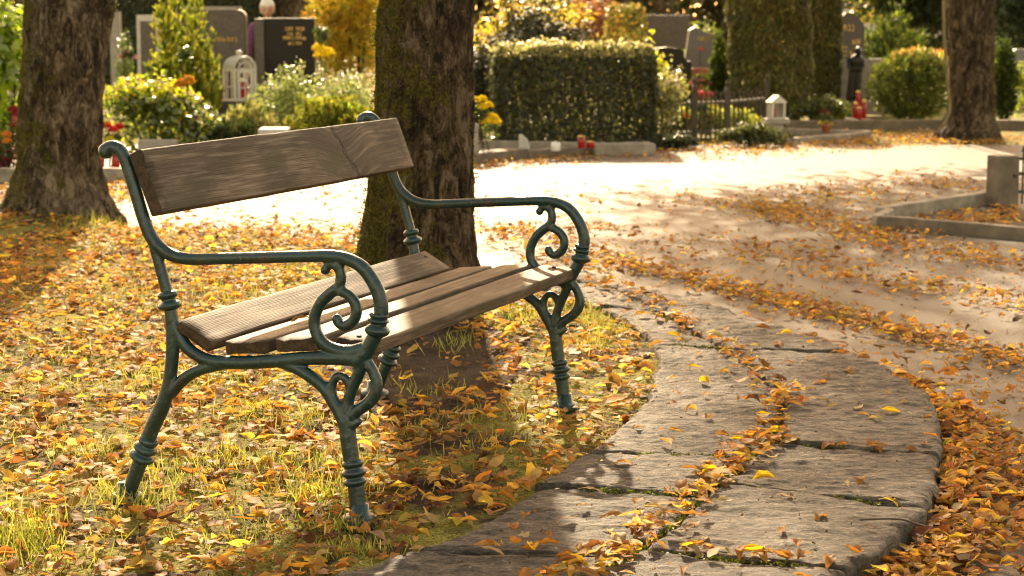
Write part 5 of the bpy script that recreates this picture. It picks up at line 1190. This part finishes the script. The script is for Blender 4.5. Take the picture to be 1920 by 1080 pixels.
# a leaf on the seat, a twig on the corner of a slab
o = bpy.data.objects.new('fallen_leaf', PROTO['orange'][0]); COL.objects.link(o); b = B0 + FR * -.30 + AX * .30; o.location = (b.x, b.y, .4535); o.rotation_euler = (.1, -.1, .55); tag(o, 'narrow orange leaf lying on the wooden bench seat', 'leaf')
bm = bmesh.new(); T = [gp(1612, 975, .045), gp(1650, 973, .05), gp(1690, 974, .05), gp(1715, 981, .03), gp(1740, 988, -.01), gp(1765, 997, -.03)]
add_tube(bm, [tuple(q) for q in crom([tuple(t) for t in T], 4)], .0022, 6); o = bm_obj('twig', bm, M['stem']); tag(o, 'thin dark twig lying across the outer corner of a stone slab', 'twig')

# ================================================================== GRASS
def grass():
    B = []
    def patch(px, py, n, sx, sy, h, z=0): p = gp(px, py, z); B.append((np.column_stack([RNG.normal(p.x, sx, n), RNG.normal(p.y, sy, n)]), h))
    patch(10, 1020, 620, .07, .10, .06); patch(110, 1055, 140, .10, .08, .045); patch(440, 1000, 120, .12, .10, .045)
    for a in ((500, 880), (560, 930), (420, 870), (340, 900), (610, 880), (470, 780), (560, 800), (400, 720), (300, 720), (180, 860), (640, 940), (250, 940), (235, 955)): patch(*a, 110, .07, .08, .055)
    for a in ((100, 650), (200, 560), (330, 500), (450, 560), (520, 520), (260, 460), (120, 720), (60, 800), (600, 620), (380, 560)): patch(*a, 130, .14, .25, .045)
    for a in ((960, 600), (985, 575), (1000, 610), (1110, 610), (1140, 630), (1110, 655), (1080, 590)): patch(*a, 100, .045, .09, .055)
    patch(850, 655, 60, .05, .1, .05); patch(640, 995, 90, .05, .03, .04); patch(650, 1040, 160, .05, .03, .03)
    for a in ((770, 810), (850, 790), (930, 840), (800, 740), (1010, 790)): patch(*a, 60, .08, .12, .04)
    patch(210, 415, 260, .10, .25, .08); patch(150, 430, 120, .1, .25, .07)
    P, Hh = [], []
    for q, h in B: P.append(q); Hh.append(np.full(len(q), h))
    x = RNG.uniform(-3.6, .2, 2600); y = RNG.uniform(4.2, 11.8, 2600); k = (np.abs(x) < .262 * y + .2) & (x < INNER(y)) & (((x + .32) / .34) ** 2 + ((y - 7.2) / 1.1) ** 2 > 1); P.append(np.stack([x[k], y[k]], 1)); Hh.append(np.full(k.sum(), .036))
    P = np.vstack(P); Hh = np.concatenate(Hh); m = (P[:, 0] < INNER(P[:, 1]) + .02); P, Hh = P[m], Hh[m]; n = len(P)
    D = RNG.normal(0, .42, (n, 3)); D[:, 2] = 1; D /= np.linalg.norm(D, axis=1, keepdims=True); L = Hh * RNG.uniform(.6, 1.5, n)
    Z = island_h(P[:, 0], P[:, 1]); C0 = np.column_stack([P, Z]) + D * (L * .5)[:, None]
    NN = np.cross(D, RNG.normal(size=(n, 3)))
    V, Q, C = leaf_strips(C0, NN, L, np.full(n, .0030), RNG.normal(0, 1.1, n), np.zeros(n), pick([((.22, .23, .03), 2.4), ((.32, .29, .05), 2.2), ((.42, .33, .10), 1.8), ((.10, .12, .02), .8)], n), 4, T=D)
    o = link('grass', np_mesh('grass', V, Q, C), M['grass']); tag(o, 'short sparse grass blades among the fallen leaves', 'grass', kind='stuff')
grass()
